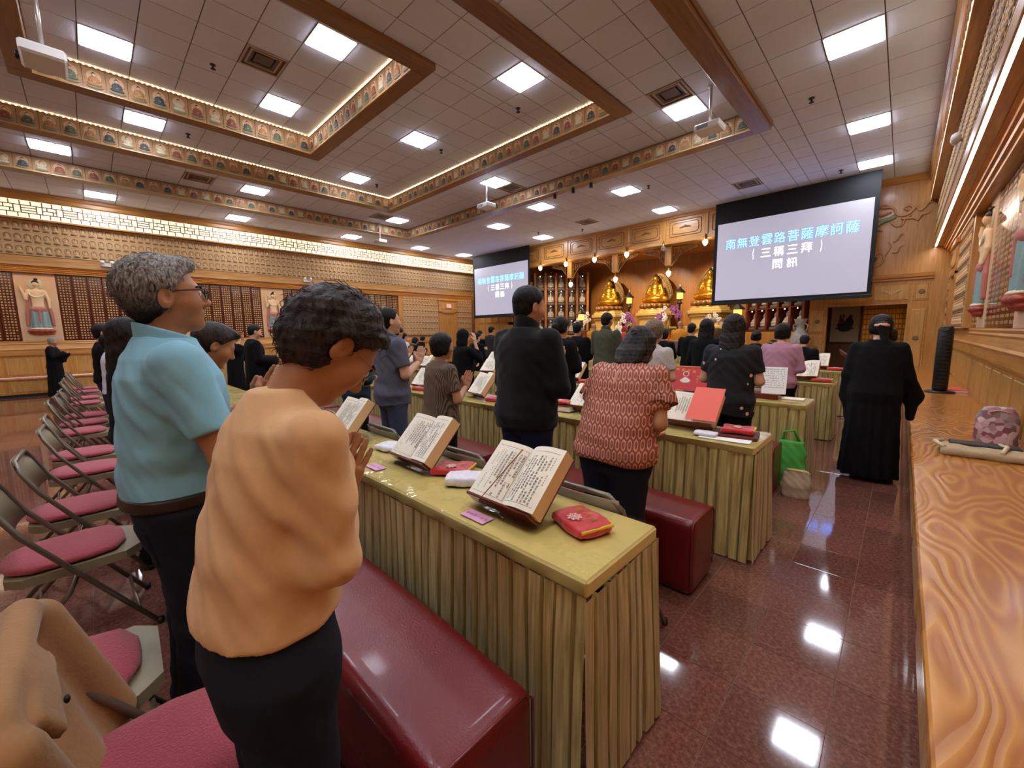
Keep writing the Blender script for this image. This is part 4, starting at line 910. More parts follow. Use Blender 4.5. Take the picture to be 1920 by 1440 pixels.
# ================================================================== FURNITURE AND THINGS ON IT
def at_y(px, py, Y):
    """pixel of the photograph -> point on the upright plane y=Y (row of tables the thing stands on)"""
    v = CR @ np.array([(px-960)/FPX, (720-py)/FPX, -1.0]); t = Y/v[1]; return v*t+[0, 0, H]
def satin():
    m, nt, b = nmat('gold_satin'); MATS['gold_satin'] = m
    tc = node(nt, 'ShaderNodeTexCoord'); mp = node(nt, 'ShaderNodeMapping', Scale=(1, 1, .05)); nt.links.new(tc.outputs['Object'], mp.inputs['Vector'])
    nz = node(nt, 'ShaderNodeTexNoise', Scale=70, Detail=5); nt.links.new(mp.outputs[0], nz.inputs['Vector'])
    rp = node(nt, 'ShaderNodeValToRGB'); e = rp.color_ramp.elements; e[0].position = .3; e[0].color = lin('968444'); e[1].position = .72; e[1].color = lin('dcc884')
    nt.links.new(nz.outputs[0], rp.inputs[0]); nt.links.new(rp.outputs[0], b.inputs['Base Color'])
    b.inputs['Roughness'].default_value = .34; b.inputs['Metallic'].default_value = .1; b.inputs['Sheen Weight'].default_value = .2
    bp = node(nt, 'ShaderNodeBump', Strength=.2, Distance=.003); nt.links.new(nz.outputs[0], bp.inputs['Height']); nt.links.new(bp.outputs[0], b.inputs['Normal']); return m
M_SATIN = satin(); M_TOP = mat('gold_tablecloth', 'dcc678', .5, var=.08, scale=9, sheen=.2)
def plastic():
    m, nt, b = nmat('clear_plastic'); out = [n for n in nt.nodes if n.type == 'OUTPUT_MATERIAL'][0]
    tr = node(nt, 'ShaderNodeBsdfTransparent'); gl = node(nt, 'ShaderNodeBsdfGlossy', Roughness=.05); fr = node(nt, 'ShaderNodeFresnel', IOR=1.5); mx = node(nt, 'ShaderNodeMixShader')
    tc = node(nt, 'ShaderNodeTexCoord'); nz = node(nt, 'ShaderNodeTexNoise', Scale=7, Detail=3); nt.links.new(tc.outputs['Object'], nz.inputs['Vector'])
    bp = node(nt, 'ShaderNodeBump', Strength=.32, Distance=.03); nt.links.new(nz.outputs[0], bp.inputs['Height'])
    nt.links.new(bp.outputs[0], gl.inputs['Normal']); nt.links.new(bp.outputs[0], fr.inputs['Normal'])
    nt.links.new(fr.outputs[0], mx.inputs[0]); nt.links.new(tr.outputs[0], mx.inputs[1]); nt.links.new(gl.outputs[0], mx.inputs[2]); nt.links.new(mx.outputs[0], out.inputs[0]); return m
M_CLEAR = plastic()
ROWS = [.905, 2.70, 4.55, 6.52, 8.50]; TD = .457; TWD = 1.73
def pleats(L, seed, H0=.70, z0=.012, n=None):
    """pleated skirt: strip along +x facing -y, folds opening toward the floor"""
    r = random.Random(seed); xs = [0.0]; ys = [0.0]; x = 0
    while x < L-.02:
        wd = r.uniform(.042, .085); dp = r.uniform(.02, .036)
        for dx, dy in ((wd*.80, r.uniform(-.004, .004)), (wd*.84, dp), (wd*1.04, dp*1.1), (wd*1.07, 0)):
            if x+dx < L: xs.append(x+dx); ys.append(dy)
        x += wd*1.07
    xs.append(L); ys.append(0)
    zs = [H0, H0-.03, H0*.72, H0*.45, H0*.2, z0]; am = [.35, .55, .8, 1.0, 1.15, 1.25]; fl = [0, .0, -.006, -.012, -.018, -.024]; n = len(xs); v = []; f = []
    sw = [r.uniform(-.008, .008) for _ in xs]
    for z, a, o in zip(zs, am, fl):
        q = (H0-z)/H0
        for k in range(n): v.append((min(L, max(0, xs[k]+sw[k]*q)), ys[k]*a+o+.004*math.sin(xs[k]*9+z*6), z))
    for i in range(len(zs)-1):
        for k in range(n-1): f.append((i*n+k, (i+1)*n+k, (i+1)*n+k+1, i*n+k+1))
    return MB().add(v, f, 0, False)
SK = [pleats(TWD, s).mesh('front_skirt', M_SATIN) for s in (1, 2, 3)]; SKE = [pleats(TD+.03, s).mesh('end_skirt', M_SATIN) for s in (11, 12, 13)]
topm = fixn(MB().rbox(0, TWD, 0, TD, .69, .745, .008).mesh('table_top', M_TOP))
cov = MB(); nx, ny = 36, 10; vv = []
for i in range(nx+1):
    for j in range(ny+1):
        x, y = TWD*i/nx, -.004+(TD+.008)*j/ny; vv.append((x, y, .7475+.0016*math.sin(9*x+3*y)*math.sin(14*y+2*x)))
cov.add(vv, [(i*(ny+1)+j, (i+1)*(ny+1)+j, (i+1)*(ny+1)+j+1, i*(ny+1)+j+1) for i in range(nx) for j in range(ny)], 0, True)
drop = [(TWD*i/nx, -.005-.006*(1+math.sin(i*1.7))*(k > 0), z) for k, z in enumerate((.7475, .70)) for i in range(nx+1)]
cov.add(drop, [(i, nx+1+i, nx+2+i, i+1) for i in range(nx)], 0, True)
covm = cov.mesh('plastic_cover', M_CLEAR)
legm = fixn(MB().tube([(0, 0, 0), (0, 0, .69)], .014, 8).mesh('leg', M_DARK))
rowname = ['front row', 'second row', 'third row', 'fourth row', 'fifth row']
for r, y0 in enumerate(ROWS):
    spans = [-.59-TWD*(k+1) for k in range(4)]+([] if r == 4 else [-9.3-TWD*(k+1) for k in range(3)])
    if r == 0: spans = [-.59-TWD*(k+1) for k in range(6)]
    for k, x0 in enumerate(spans):
        t = thing('skirted_table', f'long table with pleated gold skirt, {rowname[r]} counted from the camera, {ORD[k]} from the aisle', 'table', (x0, y0, 0), 0, 'gold-skirted tables in rows')
        tt = link('table_top', topm, t); link('plastic_cover', covm, tt); link('front_skirt', SK[(r+k) % 3], t, (0, -.006, 0))
        for lx in (.08, TWD-.08):
            for ly in (.06, TD-.06): link('leg', legm, t, (lx, ly, 0))
        if k == 0 or x0 == -9.3-TWD: link('end_skirt', SKE[r % 3], t, (TWD+.008, -.026, 0), (0, 0, math.pi/2))
# kneeling benches
M_LEATH = mat('red_leather', '6e1518', .33, var=.22, scale=5, bump=.12, bscale=160, coat=.12)
KW, KD, KH = 1.62, .35, .42
kf = lambda P: sd_box(P, (0, 0, KH/2+.005), (KW/2, KD/2, KH/2), .035)-.012*np.clip(1-(P[:, 0]/(KW/2))**2, 0, 1)*(P[:, 2] > KH*.5)
km = smesh('cushion', [surf(kf, (-KW/2-.06, -KD/2-.06, -.02), (KW/2+.06, KD/2+.06, KH+.06), .018)], M_LEATH)
pim = MB().tube([(0, -KD/2+.0, .06), (0, -KD/2+.0, KH-.03), (0, -KD/2+.03, KH+.004), (0, KD/2-.03, KH+.004), (0, KD/2, KH-.03), (0, KD/2, .06)], .005, 6).mesh('piping', M_LEATH)
for r, y0 in enumerate(ROWS):
    for k in range(5 if r == 0 else 4):
        yc = y0-.29 if r == 0 else y0-.41; x = -.69-KW/2-TWD*k-(.03 if r else 0)
        t = thing('kneeling_bench', f'dark red leather kneeling bench, {rowname[r]} counted from the camera, {ORD[k]} from the aisle', 'bench', (x, yc, 0), 0, 'red leather kneeling benches')
        cu = link('cushion', km, t)
        for sx_ in (-1, 1): link('piping', pim, cu, (sx_*(KW/2-.008), 0, 0))
# folding chairs
M_STEEL = mat('bronze_steel', '7d7464', .32, .55, var=.08); M_BACKP = mat('tan_steel', '8f8469', .42, .2, var=.05); M_PAD = mat('maroon_pad', 'a8404c', .85, var=.14, scale=120, bump=.6, bscale=170, sheen=.3)
def chair_proto():
    t = thing('folding_chair', '', 'chair', (0, 0, 0), 0, 'folding chairs with maroon pads'); w = .215; r = .0115
    u = [(s*w, .27, .0) for s in (-1,)]; pts = [(-w, .27, 0), (-w, -.13, .62), (-w, -.185, .745), (-w+.05, -.205, .80), (w-.05, -.205, .80), (w, -.185, .745), (w, -.13, .62), (w, .27, 0)]
    obj('main_frame', MB().tube(pts, r, 8), M_STEEL, t)
    for s in (-1, 1): obj('leg', MB().tube([(s*(w-.022), -.27, 0), (s*(w-.022), -.02, .30), (s*(w-.022), .02, .40)], r, 8), M_STEEL, t)
    obj('cross_bar', MB().tube([(-w+.02, -.20, .085), (w-.02, -.20, .085)], .008, 6), M_STEEL, t); obj('cross_bar', MB().tube([(-w, .20, .108), (w, .20, .108)], .008, 6), M_STEEL, t); obj('cross_bar', MB().tube([(-w+.02, -.12, .19), (w-.02, -.12, .19)], .007, 6), M_STEEL, t)
    # curved back panel
    mb = MB(); n = 10; v = []
    for z, yb in ((.60, -.122), (.70, -.165), (.79, -.200)):
        for k in range(n+1): x = -w+.006+2*(w-.006)*k/n; v.append((x, yb-.03*(1-(x/w)**2), z))
    for z, yb in ((.60, -.122), (.70, -.165), (.79, -.200)):
        for k in range(n+1): x = -w+.006+2*(w-.006)*k/n; v.append((x, yb-.03*(1-(x/w)**2)-.005, z))
    f = []; N = 3*(n+1)
    for i in range(2):
        for k in range(n): a = i*(n+1)+k; f.append((a, a+1, a+n+2, a+n+1)); f.append((N+a, N+a+n+1, N+a+n+2, N+a+1))
    for k in range(n): f.append((k, N+k, N+k+1, k+1)); f.append((2*(n+1)+k, 2*(n+1)+k+1, N+2*(n+1)+k+1, N+2*(n+1)+k))
    obj('back_panel', mb.add(v, f, 0, True), M_BACKP, t)
    def dshape(a, b, y0, y1, c):      # tapered seat outline
        return [(-a, y0+c), (-a+c, y0), (a-c, y0), (a, y0+c), (b, y1-c*1.2), (b-c*1.2, y1), (-b+c*1.2, y1), (-b, y1-c*1.2)]
    o = dshape(.19, .20, -.20, .24, .05); mb = MB(); mb.prism(o, .385, .425, 2); sp_ = obj('seat_pan', mb, M_BACKP, t)
    pf = lambda P: smax(sd_stack(np.stack([P[:, 0], P[:, 2]-.445, P[:, 1]], 1), [(-.215, 0, 0, .05, .012), (-.19, 0, 0, .13, .022), (-.12, 0, 0, .182, .031), (.06, 0, 0, .188, .032), (.15, 0, 0, .165, .028), (.19, 0, 0, .08, .014)], 2.6), .428-P[:, 2], .004)
    pd = link('seat_pad', smesh('seat_pad', [surf(pf, (-.22, -.24, .415), (.22, .22, .5), .011)], M_PAD), sp_)
    for s in (-1, 1):
        obj('foot_cap', MB().lathe([(.014, 0), (.016, .01), (.014, .03)], 8, (s*w, .268, 0)), M_BLACK, t); obj('foot_cap', MB().lathe([(.014, 0), (.016, .01), (.014, .03)], 8, (s*(w-.022), -.268, 0)), M_BLACK, t)
    return t
ch0 = chair_proto()
CH = [(-1.20, .0), (-1.72, -.18), (-2.84, -.17), (-3.54, -.14), (-4.53, -.11), (-5.19, -.13), (-6.45, -.17), (-7.1, -.14), (-7.8, -.13), (-9.3, -.17), (-10.1, -.17), (-11.3, -.17), (-12.1, -.17)]
for k, (x, y) in enumerate(CH):
    lab = f'folding chair with maroon seat pad in the near row, {ORD[k]} from the camera'
    if k == 0: ch0.location = (x, y, 0); ch0['label'] = 'nearest folding chair with maroon seat pad, a jacket over its back'
    else: clone(ch0, (x, y, 0), random.Random(k).uniform(-.05, .05), lab)
CH2 = [(-.96, 1.575), (-1.74, 1.578), (-2.62, 1.575), (-3.6, 1.578)]
for k, (x, y) in enumerate(CH2): clone(ch0, (x, y, 0), 0, f'folding chair behind the front table, {ORD[k]} from the aisle', 'chairs of the second row')
for r, xs in ((3, (-1.35, -3.2, -4.9)), (4, (-1.2, -3.0))):
    for k, x in enumerate(xs): clone(ch0, (x, ROWS[r-1]-1.10, 0), 0, f'folding chair before the {rowname[r-1]} table, {ORD[k]} from the aisle', 'chairs of the farther rows')
# jacket over the nearest chair
M_JKT = mat('ochre_cotton', '9c7042', .85, var=.12, scale=30, bump=.2, bscale=90, sheen=.2)
def jk(P):
    x, y, z = P.T; yb = -.165-.35*(.80-z)*-0.42 if False else -.205+.36*(.80-z)
    arc = yb-.03*(1-(x/.215)**2); d = np.maximum(np.abs(y-arc)-.028-.012*np.sin(x*31+z*9), np.maximum(np.abs(x)-.245, np.maximum(z-.83, .36+.05*np.sin(x*14)-z)))
    d = smin(d, sd_cone(P, (-.20, -.17, .83), (.2, -.17, .835), .032, .028), .03); d = smin(d, sd_cone(P, (-.245, -.16, .78), (-.255, -.05, .46), .05, .04), .03); d = smin(d, sd_cone(P, (.245, -.16, .79), (.26, -.06, .48), .05, .04), .03)
    return smin(d, sd_box(P, (.08, -.13, .80), (.12, .012, .035), .01, rotm(.5, .1, .1)), .01)
jt = thing('draped_jacket', 'ochre cotton jacket draped over the back of the nearest folding chair', 'jacket', (-1.20, .0, 0)); link('cloth', smesh('cloth', [surf(jk, (-.34, -.35, .3), (.36, .12, .9), .009)], M_JKT), jt)
obj('button', MB().ball((.12, -.098, .78), (.008, .005, .008), 8, 5), M_DARK, jt)
# ---------- books
M_PAGE = mat('page_paper', 'f6edd8', .85, var=.02); M_EDGE = mat('page_edges', 'e2c090', .8, var=.2, scale=160, stretch=(1, 14, .3)); M_PRINT = mat('print_ink', '1d1a18', .8); M_COVER = mat('book_cover', '5c2620', .5)
PW, PH = .185, .27
def hgt(x, th): u = np.clip(np.abs(x)/PW, 0, 1); return th*(.55+.75*np.sin(np.minimum(u*2.2, 1.57)))-.10*th*u*u-.010*(1-np.minimum(u*7, 1))
def page_mesh(s, th, nm):
    mb = MB(); n = 12; v = []
    for i in range(n+1):
        x = s*PW*i/n; h = float(hgt(np.array(x), th)); v += [(x, -h, 0), (x, -h, PH), (x, 0, 0), (x, 0, PH)]
    f = []; mi = []
    for i in range(n):
        a = 4*i; b = a+4; f += [(a, b, b+1, a+1), (a+2, a, b, b+2), (a+1, b+1, b+3, a+3), (a+2, b+2, b+3, a+3)]; mi += [0, 1, 1, 0]
    f.append((4*n, 4*n+2, 4*n+3, 4*n+1)); mi.append(1); mb.add(v, f); mb.m = mi; return fixn(mb.mesh(nm, [M_PAGE, M_EDGE]))
def print_mesh(th_l, th_r, seed, dense=True):
    """vertical Chinese columns, rules and a heading on both pages"""
    r = random.Random(seed); out = []
    for s, th in ((-1, th_l), (1, th_r)):
        mb = MB()
        x0, x1 = s*.014, s*.170
        def Q(a, b, c, d): mb.quad(*[(p[0], -float(hgt(np.array(p[0]), th))-.0009, p[1]) for p in (a, b, c, d)])
        lw = .0011
        for k in range(8):
            xa, xb = x0+(x1-x0)*k/8, x0+(x1-x0)*(k+1)/8
            Q((xa, .018), (xb, .018), (xb, .018+lw), (xa, .018+lw)); Q((xa, PH-.024), (xb, PH-.024), (xb, PH-.024+lw), (xa, PH-.024+lw))
        Q((x0, .018), (x0+s*lw, .018), (x0+s*lw, PH-.024), (x0, PH-.024))
        nc = 9; cw = .0165
        for c in range(nc):
            x = (.162-cw*c if s > 0 else -.022-cw*c); n = r.choice((20, 20, 16, 11)) if c not in (0,) else 12; small = (s > 0 and c == 0) or (s < 0 and c > 5); sz = .0105 if not small else .006
            st = .0122 if not small else .0095; z = PH-.036-(.02 if c % 3 == 2 else 0)
            for k in range(n):
                z -= st
                if z < .026: break
                if r.random() < .06: z -= st; continue
                a, f = glyph(SUTRA[(seed*31+c*23+k*(1 if s > 0 else 3)) % len(SUTRA)]); hh = -float(hgt(np.array(x), th))-.0009
                mb.add([(x+p[0]*sz, -float(hgt(np.array(x+p[0]*sz), th))-.0009, z+p[1]*sz) for p in a], f)
        out.append(mb.mesh('print', M_PRINT))
    return out
LP, RP = page_mesh(-1, .024, 'left_pages'), page_mesh(1, .052, 'right_pages'); PRN = [print_mesh(.024, .052, k) for k in (1, 2)]
cvm = fixn(MB().rbox(-PW-.004, PW+.004, 0, .004, -.003, PH+.003, .001).mesh('cover', M_COVER))
stand_mb = MB().rbox(-.15, .15, .006, .014, .0, .22, .003); stand_mb.rbox(-.17, .17, -.055, .016, -.014, -.002, .003); stm = fixn(stand_mb.mesh('rest', W_RED))
bk_n = [0]
def book(x, y, lab, z=.7485, tilt=40, rz=0, s=1.0, stand=True, pr=None, right_sheet=None, slab=None):
    g = math.radians(tilt); M = Matrix.Rotation(rz, 4, 'Z') @ Matrix.Rotation(-g, 4, 'X'); e = (-g, 0, rz); z0 = z+(.032 if stand else .002)
    t = tag(link('open_book', None, None, (x, y, z0), Euler(e, 'XYZ'), (s, s, s)), lab, 'book', 'open prayer books'); t.rotation_euler = M.to_euler()
    pm_ = PRN[bk_n[0] % 2 if pr is None else pr]; link('print', pm_[0], link('left_pages', LP, t)); link('print', pm_[1], link('right_pages', RP, t)); link('cover', cvm, t); bk_n[0] += 1
    if stand:
        q = tag(link('book_stand', None, None, (x, y, z0), M.to_euler(), (s, s, s)), slab or ('small dark wooden stand under the '+lab.replace('thick ', '').replace('open ', '')), 'book stand', 'book stands'); link('rest', stm, q)
    return t
B1 = book(-1.06, 1.04, 'thick open prayer book with pointer stick on the front table corner', tilt=48, pr=0, slab='dark wooden stand holding the nearest prayer book'); B2 = book(-1.83, 1.12, 'second open prayer book along the front table', tilt=44, pr=1, slab='dark wooden stand of the second prayer book')
tag(obj('pointer_stick', MB().tube([(0, 0, 0), (.0, 0, .27)], [.0018, .003], 6), mat('bamboo', '9a6a3c', .6), None, loc=(-1.15, .992, .80), rot=(math.radians(-48), math.radians(18), 0)), 'thin bamboo pointer lying across the nearest open book', 'pointer')
book(-2.72, 1.12, 'open book before the hands of the peach-shirted woman', tilt=40); book(-3.6, 1.13, 'open book by the raised hand of the man in blue', tilt=40); book(-4.3, 1.13, 'open book in front of the dark-haired woman', tilt=38)
book(-3.32, 2.88, 'open book beside the woman in the brown striped shirt', tilt=38, rz=-.25, z=.7485); book(-1.93, 2.92, 'open white book left of the coral-bloused woman', tilt=48); BC = book(-1.06, 2.90, 'open book with a coral sheet right of the coral-bloused woman', tilt=45); book(-4.45, 2.9, 'open book right of the grey-shirted man', tilt=40)
for px, py, r, lab in ((773, 690, 2, 'third-row open book left of a pair beyond the grey shirt'), (797, 690, 2, 'open book in the third row, right of a pair'), (917, 690, 2, 'open book just right of the veiled woman'), (1070, 690, 2, 'third-row open book left of the coral blouse'), (925, 660, 3, 'small open book far behind the veiled woman'), (955, 662, 3, 'small open book beside the hooded man in the fourth row'), (1225, 665, 3, 'open book beyond the curly-haired woman, fourth row'), (1240, 650, 4, 'open book beyond the curly-haired woman, fifth row'), (1502, 712, 3, 'open book right of the pink-shirted woman'), (1528, 690, 4, 'open book in the fifth row near the aisle'), (1345, 680, 4, 'far open book beside the woman with long hair')):
    p = at_y(px, py, ROWS[r]+.2); book(p[0], ROWS[r]+.16, lab, tilt=42)
cs_ = tag(obj('coral_sheet', MB().rbox(-.002, .198, -.002, 0, .0, .285, .0005), mat('coral_paper', 'ef6f5e', .7, var=.02)), 'plain coral sheet resting on the right page of an open book', 'paper'); cs_.rotation_euler = BC.rotation_euler; cs_.location = Vector(BC.location)+BC.rotation_euler.to_matrix() @ Vector((.0, -.074, .004))
# sheets, cards
M_SHEET = mat('white_paper', 'e9e6e0', .8, var=.02)
def music(x, y, z, rot, lab, w=.21, h=.29, rows=9):
    t = tag(link('printed_sheet', None, None, (x, y, z), rot), lab, 'paper'); obj('sheet', MB().rbox(-w/2, w/2, -.001, 0, 0, h, .0003), M_SHEET, t); mb = MB(); r = random.Random(3)
    for k in range(rows):
        zz = h*.9-h*.085*k
        for c in range(14):
            if r.random() < .85: x0 = -w*.42+w*.06*c; mb.quad((x0, -.0016, zz), (x0+w*.03, -.0016, zz), (x0+w*.03, -.0016, zz+h*.03), (x0, -.0016, zz+h*.03))
    obj('print', mb, mat('faint_print', '8a8790', .8), t); return t
music(-.90, 4.74, .80, (math.radians(-25), 0, .12), 'white printed sheet propped beside the woman in the flowered black top'); tag(obj('book_rest', MB().rbox(-.15, .15, -.03, .12, 0, .05, .006), W_RED, None, loc=(-1.0, 4.74, .7485)), 'low wooden rest holding the white printed sheet', 'book stand')
tag(obj('closed_booklet', MB().rbox(-.09, .09, -.07, .07, 0, .01, .002), M_PAGE, None, loc=(-.74, 4.84, .7485)), 'cream closed booklet near the end of the third-row table', 'booklet')
def pinkcard(x, y, lab, rz=0):
    t = thing('pink_card', lab, 'card', (x, y, .7505), rz); obj('card', MB().rbox(-.065, .065, -.03, .03, 0, .0008, .0002), mat('pink_slip', 'd89ab8', .6, var=.03), t); mb = MB()
    for k in range(6): write(mb, SUTRA[k*7], -.05+.02*k, .0, .014, .014)
    o = obj('print', mb, mat('mauve_ink', '8a5a70', .7), t, fix=False); o.rotation_euler = (-math.pi/2, 0, 0); o.location = (0, 0, .0014)
pinkcard(-1.13, .965, 'pink printed slip under the plastic by the nearest book'); pinkcard(-1.98, .99, 'pink printed slip under the plastic left of the second book')
# folded scripture cloths
M_REDS = mat('red_silk', 'c41a1e', .42, var=.12, scale=30, sheen=.4); M_YEL = mat('yellow_silk', 'e0b030', .5); M_PINKEMB = mat('pink_thread', 'e6c0b8', .6)
def cloth(x, y, z, s, rz, lab, seed, emb=True, col=None, wd=.19, dp=.15, h=.035):
    r = random.Random(seed); ph = r.uniform(0, 6)
    def f(P):
        d = sd_box(P, (0, 0, h/2), (wd/2, dp/2, h/2), .012)+.004*np.sin(P[:, 0]*40+ph)*np.cos(P[:, 1]*37)+.002*nzf(P, 60, ph)
        return np.maximum(d, .0045-np.abs(P[:, 2]-h*.5) if False else d)
    t = thing('folded_cloth', lab, 'cloth', (x, y, z+.003), rz, 'folded red scripture cloths' if emb else None); t.scale = (s, s, s)
    link('cloth', smesh('cloth', [surf(f, (-wd/2-.02, -dp/2-.02, -.01), (wd/2+.02, dp/2+.02, h+.02), .006 if s > .9 and seed < 5 else .01)], col or M_REDS), t)
    if emb:
        obj('yellow_border', MB().tube([(wd/2-.002, -dp/2+.01, h*.75), (wd/2+.002, dp/2-.01, h*.8), (wd/2-.03, dp/2+.003, h*.8)], .006, 6).tube([(-wd/2, -dp/2+.012, h*.3), (-wd/2, dp/2-.02, h*.3)], .004, 6), M_YEL, t)
        mb = MB()
        for k, c in enumerate('佛光普'): write(mb, c, -.045+.045*k, .03-.018*(k-1)**2*.6, .026, .026, 0, 0, .03)
        mb.v = [(a, c, h+.006) for a, b, c in mb.v]; obj('gold_lettering', mb, M_YEL, t, fix=False)
        mb = MB()
        for k in range(8): a = k*.785; mb.tube([(.0, -.03, h+.006), (.026*math.cos(a), -.03+.026*math.sin(a), h+.006)], .0022, 5); mb.ball((.024*math.cos(a), -.03+.024*math.sin(a), h+.006), (.006, .006, .002), 6, 3)
        mb.tube([(.018*math.cos(a), -.03+.018*math.sin(a), h+.006) for a in np.linspace(0, 6.283, 14)], .0025, 5); obj('wheel_emblem', mb, M_PINKEMB, t)
    return t
cloth(-.79, 1.17, .7485, 1, -.35, 'red silk scripture cloth with gold lettering on the front table corner', 1); cloth(-1.60, 1.22, .7485, 1, .5, 'red silk cloth between the two nearest open books', 2)
M_FLOW = mat('white_floral', 'dcd8de', .8, var=.25, scale=45, detail=5)
cloth(-1.44, 1.16, .7485, .9, .7, 'white floral pouch lying on the front table between the books', 3, False, M_FLOW, .19, .14, .045); cloth(-2.22, 1.22, .7485, .9, .2, 'white floral pouch beside the praying hands', 4, False, M_FLOW)
cloth(-.74, 2.93, .7705, 1, .15, 'red silk cloth lying on a closed book, end of the second table', 6); tag(obj('closed_book', MB().rbox(-.15, .13, -.1, .1, 0, .02, .003), M_COVER, None, loc=(-.75, 2.92, .7485), rot=(0, 0, .15)), 'thin maroon closed book under a red cloth at the second table end', 'book'); tag(obj('white_papers', MB().rbox(-.16, .14, -.06, .05, 0, .004, .001), M_SHEET, None, loc=(-.77, 2.79, .7485), rot=(0, 0, .08)), 'loose white papers at the corner of the second table', 'paper'); cloth(-.90, 2.80, .7485, .75, 0, 'white lettered pouch beside the coral sheet', 7, False, M_FLOW, .19, .13, .03)
cb = thing('closed_book', 'thick closed book carrying a red cloth beside the hooded man', 'book', (-2.18, 2.92, .7485), .1); obj('pages', MB().rbox(-.12, .12, -.09, .09, .004, .05, .002), M_PAGE, cb); obj('cover', MB().rbox(-.125, .125, -.095, .095, 0, .005, .001).rbox(-.125, .125, -.095, .095, .05, .055, .001), M_COVER, cb); cloth(-2.18, 2.92, .805, .85, .1, 'red silk cloth on the thick closed book', 8)
for k, (px, py, r, lab) in enumerate(((1541, 716, 3, 'red silk cloth on the fourth-row table by the aisle'), (1565, 692, 4, 'small red silk cloth on the fifth-row table by the aisle'), (793, 765, 1, 'red cloth on the table behind the brown striped shirt'), (932, 750, 1, 'red cloth left of the hooded man'), (1100, 690, 2, 'red cloth far left of the coral-bloused woman'))): 
    p = at_y(px, py, ROWS[r]+.18); cloth(p[0], ROWS[r]+.18, .7485, 1.1, .1*k, lab, 20+k)
# upright red banner cloth on its stand (third row)
p = at_y(1288, 735, 4.72); bn = thing('red_banner_cloth', 'red cloth with yellow edge and lotus emblem standing upright in the third row', 'cloth', (p[0], 4.72, .76), .1); bn.rotation_euler = (math.radians(-28), 0, .1)
obj('cloth', MB().rbox(-.2, .2, -.006, .006, 0, .30, .003), M_REDS, bn); obj('yellow_border', MB().tube([(-.2, 0, .0), (.2, 0, -.005), (.205, 0, .3), (-.2, 0, .305), (-.2, 0, 0)], .006, 6), M_YEL, bn)
mb = MB(); mb.ball((-.04, -.007, .12), (.06, .004, .03), 12, 5); mb.ball((-.04, -.009, .14), (.035, .004, .02), 10, 5); mb.tube([(-.04+.03*math.cos(a), -.007, .205+.03*math.sin(a)) for a in np.linspace(0, 6.28, 14)], .006, 5); obj('lotus_emblem', mb, mat('white_thread', 'e9dcd2', .6), bn)
mb = MB()
for k, c in enumerate('慈悲喜捨'): write(mb, c, -.14+.062*k, .262-.008*k, .036, .036, 0, -.0075, .03)
for k in range(3): write(mb, '供養佛'[k], .09, .18-.035*k, .02, .02, 0, -.0075)
obj('gold_lettering', mb, M_YEL, bn, fix=False); tag(obj('book_rest', MB().rbox(-.17, .17, -.03, .14, 0, .02, .004), W_RED, None, loc=(p[0], 4.74, .7485)), 'low rest under the upright red banner cloth', 'book stand')
# bags in the aisle
gb = thing('green_bag', 'bright green cloth bag standing behind the second table', 'bag', (-.69, 4.43, 0)); 
def bagf(P): return sd_stack(P, [(.0, 0, 0, .13, .06), (.12, 0, 0, .15, .075), (.34, .01, 0, .12, .05), (.42, .02, 0, .09, .03)])+.008*nzf(P, 22)
link('bag_body', smesh('bag_body', [surf(bagf, (-.2, -.12, -.01), (.2, .12, .46), .014)], mat('green_cloth', '4fae4a', .6, var=.1)), gb); obj('handle', MB().tube([(-.05, 0, .40), (-.04, -.02, .50), (.04, -.02, .52), (.08, 0, .42)], .012, 8), MATS['green_cloth'], gb)
cbg = thing('canvas_bag', 'small beige canvas bag slumped on the floor by the green bag', 'bag', (-.57, 4.12, 0)); link('bag_body', smesh('bag_body', [surf(lambda P: sd_stack(P, [(0, 0, 0, .10, .055), (.1, 0, 0, .115, .06), (.2, .01, 0, .10, .035), (.24, .02, 0, .085, .02)])+.007*nzf(P, 30, 2), (-.16, -.1, -.01), (.16, .1, .28), .01)], mat('beige_canvas', 'b8a488', .85, bump=.3, bscale=120)), cbg); obj('trim', MB().tube([(-.07, -.02, .235), (.03, -.025, .24), (.1, -.01, .225)], .006, 6), M_YEL, cbg)
# tower fan, red book, shopper bag on the ledge
tf = thing('tower_fan', 'tall black tower fan standing on the oak ledge', 'fan', (.46, 8.75, .475)); obj('base', MB().lathe([(.17, 0), (.17, .015), (.1, .03)], 24), M_BLACK, tf); obj('column', MB().lathe([(.075, .03), (.085, .06), (.085, .93), (.07, .97), (.03, .985)], 20), M_BLACK, tf)
for k in range(14): obj('slat', MB().box(-.05, .05, -.089, -.083, .12+.054*k, .135+.054*k), mat('fan_grille', '1a1a1c', .5), tf)
obj('dial', MB().tube([(-.02, -.06, .93), (-.02, -.09, .94)], .035, 14), M_DARK, tf)
rbk = thing('red_book', 'coral red book lying on the ledge behind the tower fan', 'book', (.60, 9.0, .475), .2); obj('pages', MB().rbox(-.13, .13, -.18, .18, .004, .035, .003), M_SHEET, rbk); obj('cover', MB().rbox(-.135, .135, -.185, .185, .035, .042, .002).rbox(-.135, .135, -.185, .185, 0, .005, .002), mat('coral_cover', 'e2503c', .5), rbk)
fb = thing('floral_pouch', 'pink floral standing pouch on the ledge at the right edge', 'pouch', (.62, 5.15, .475))
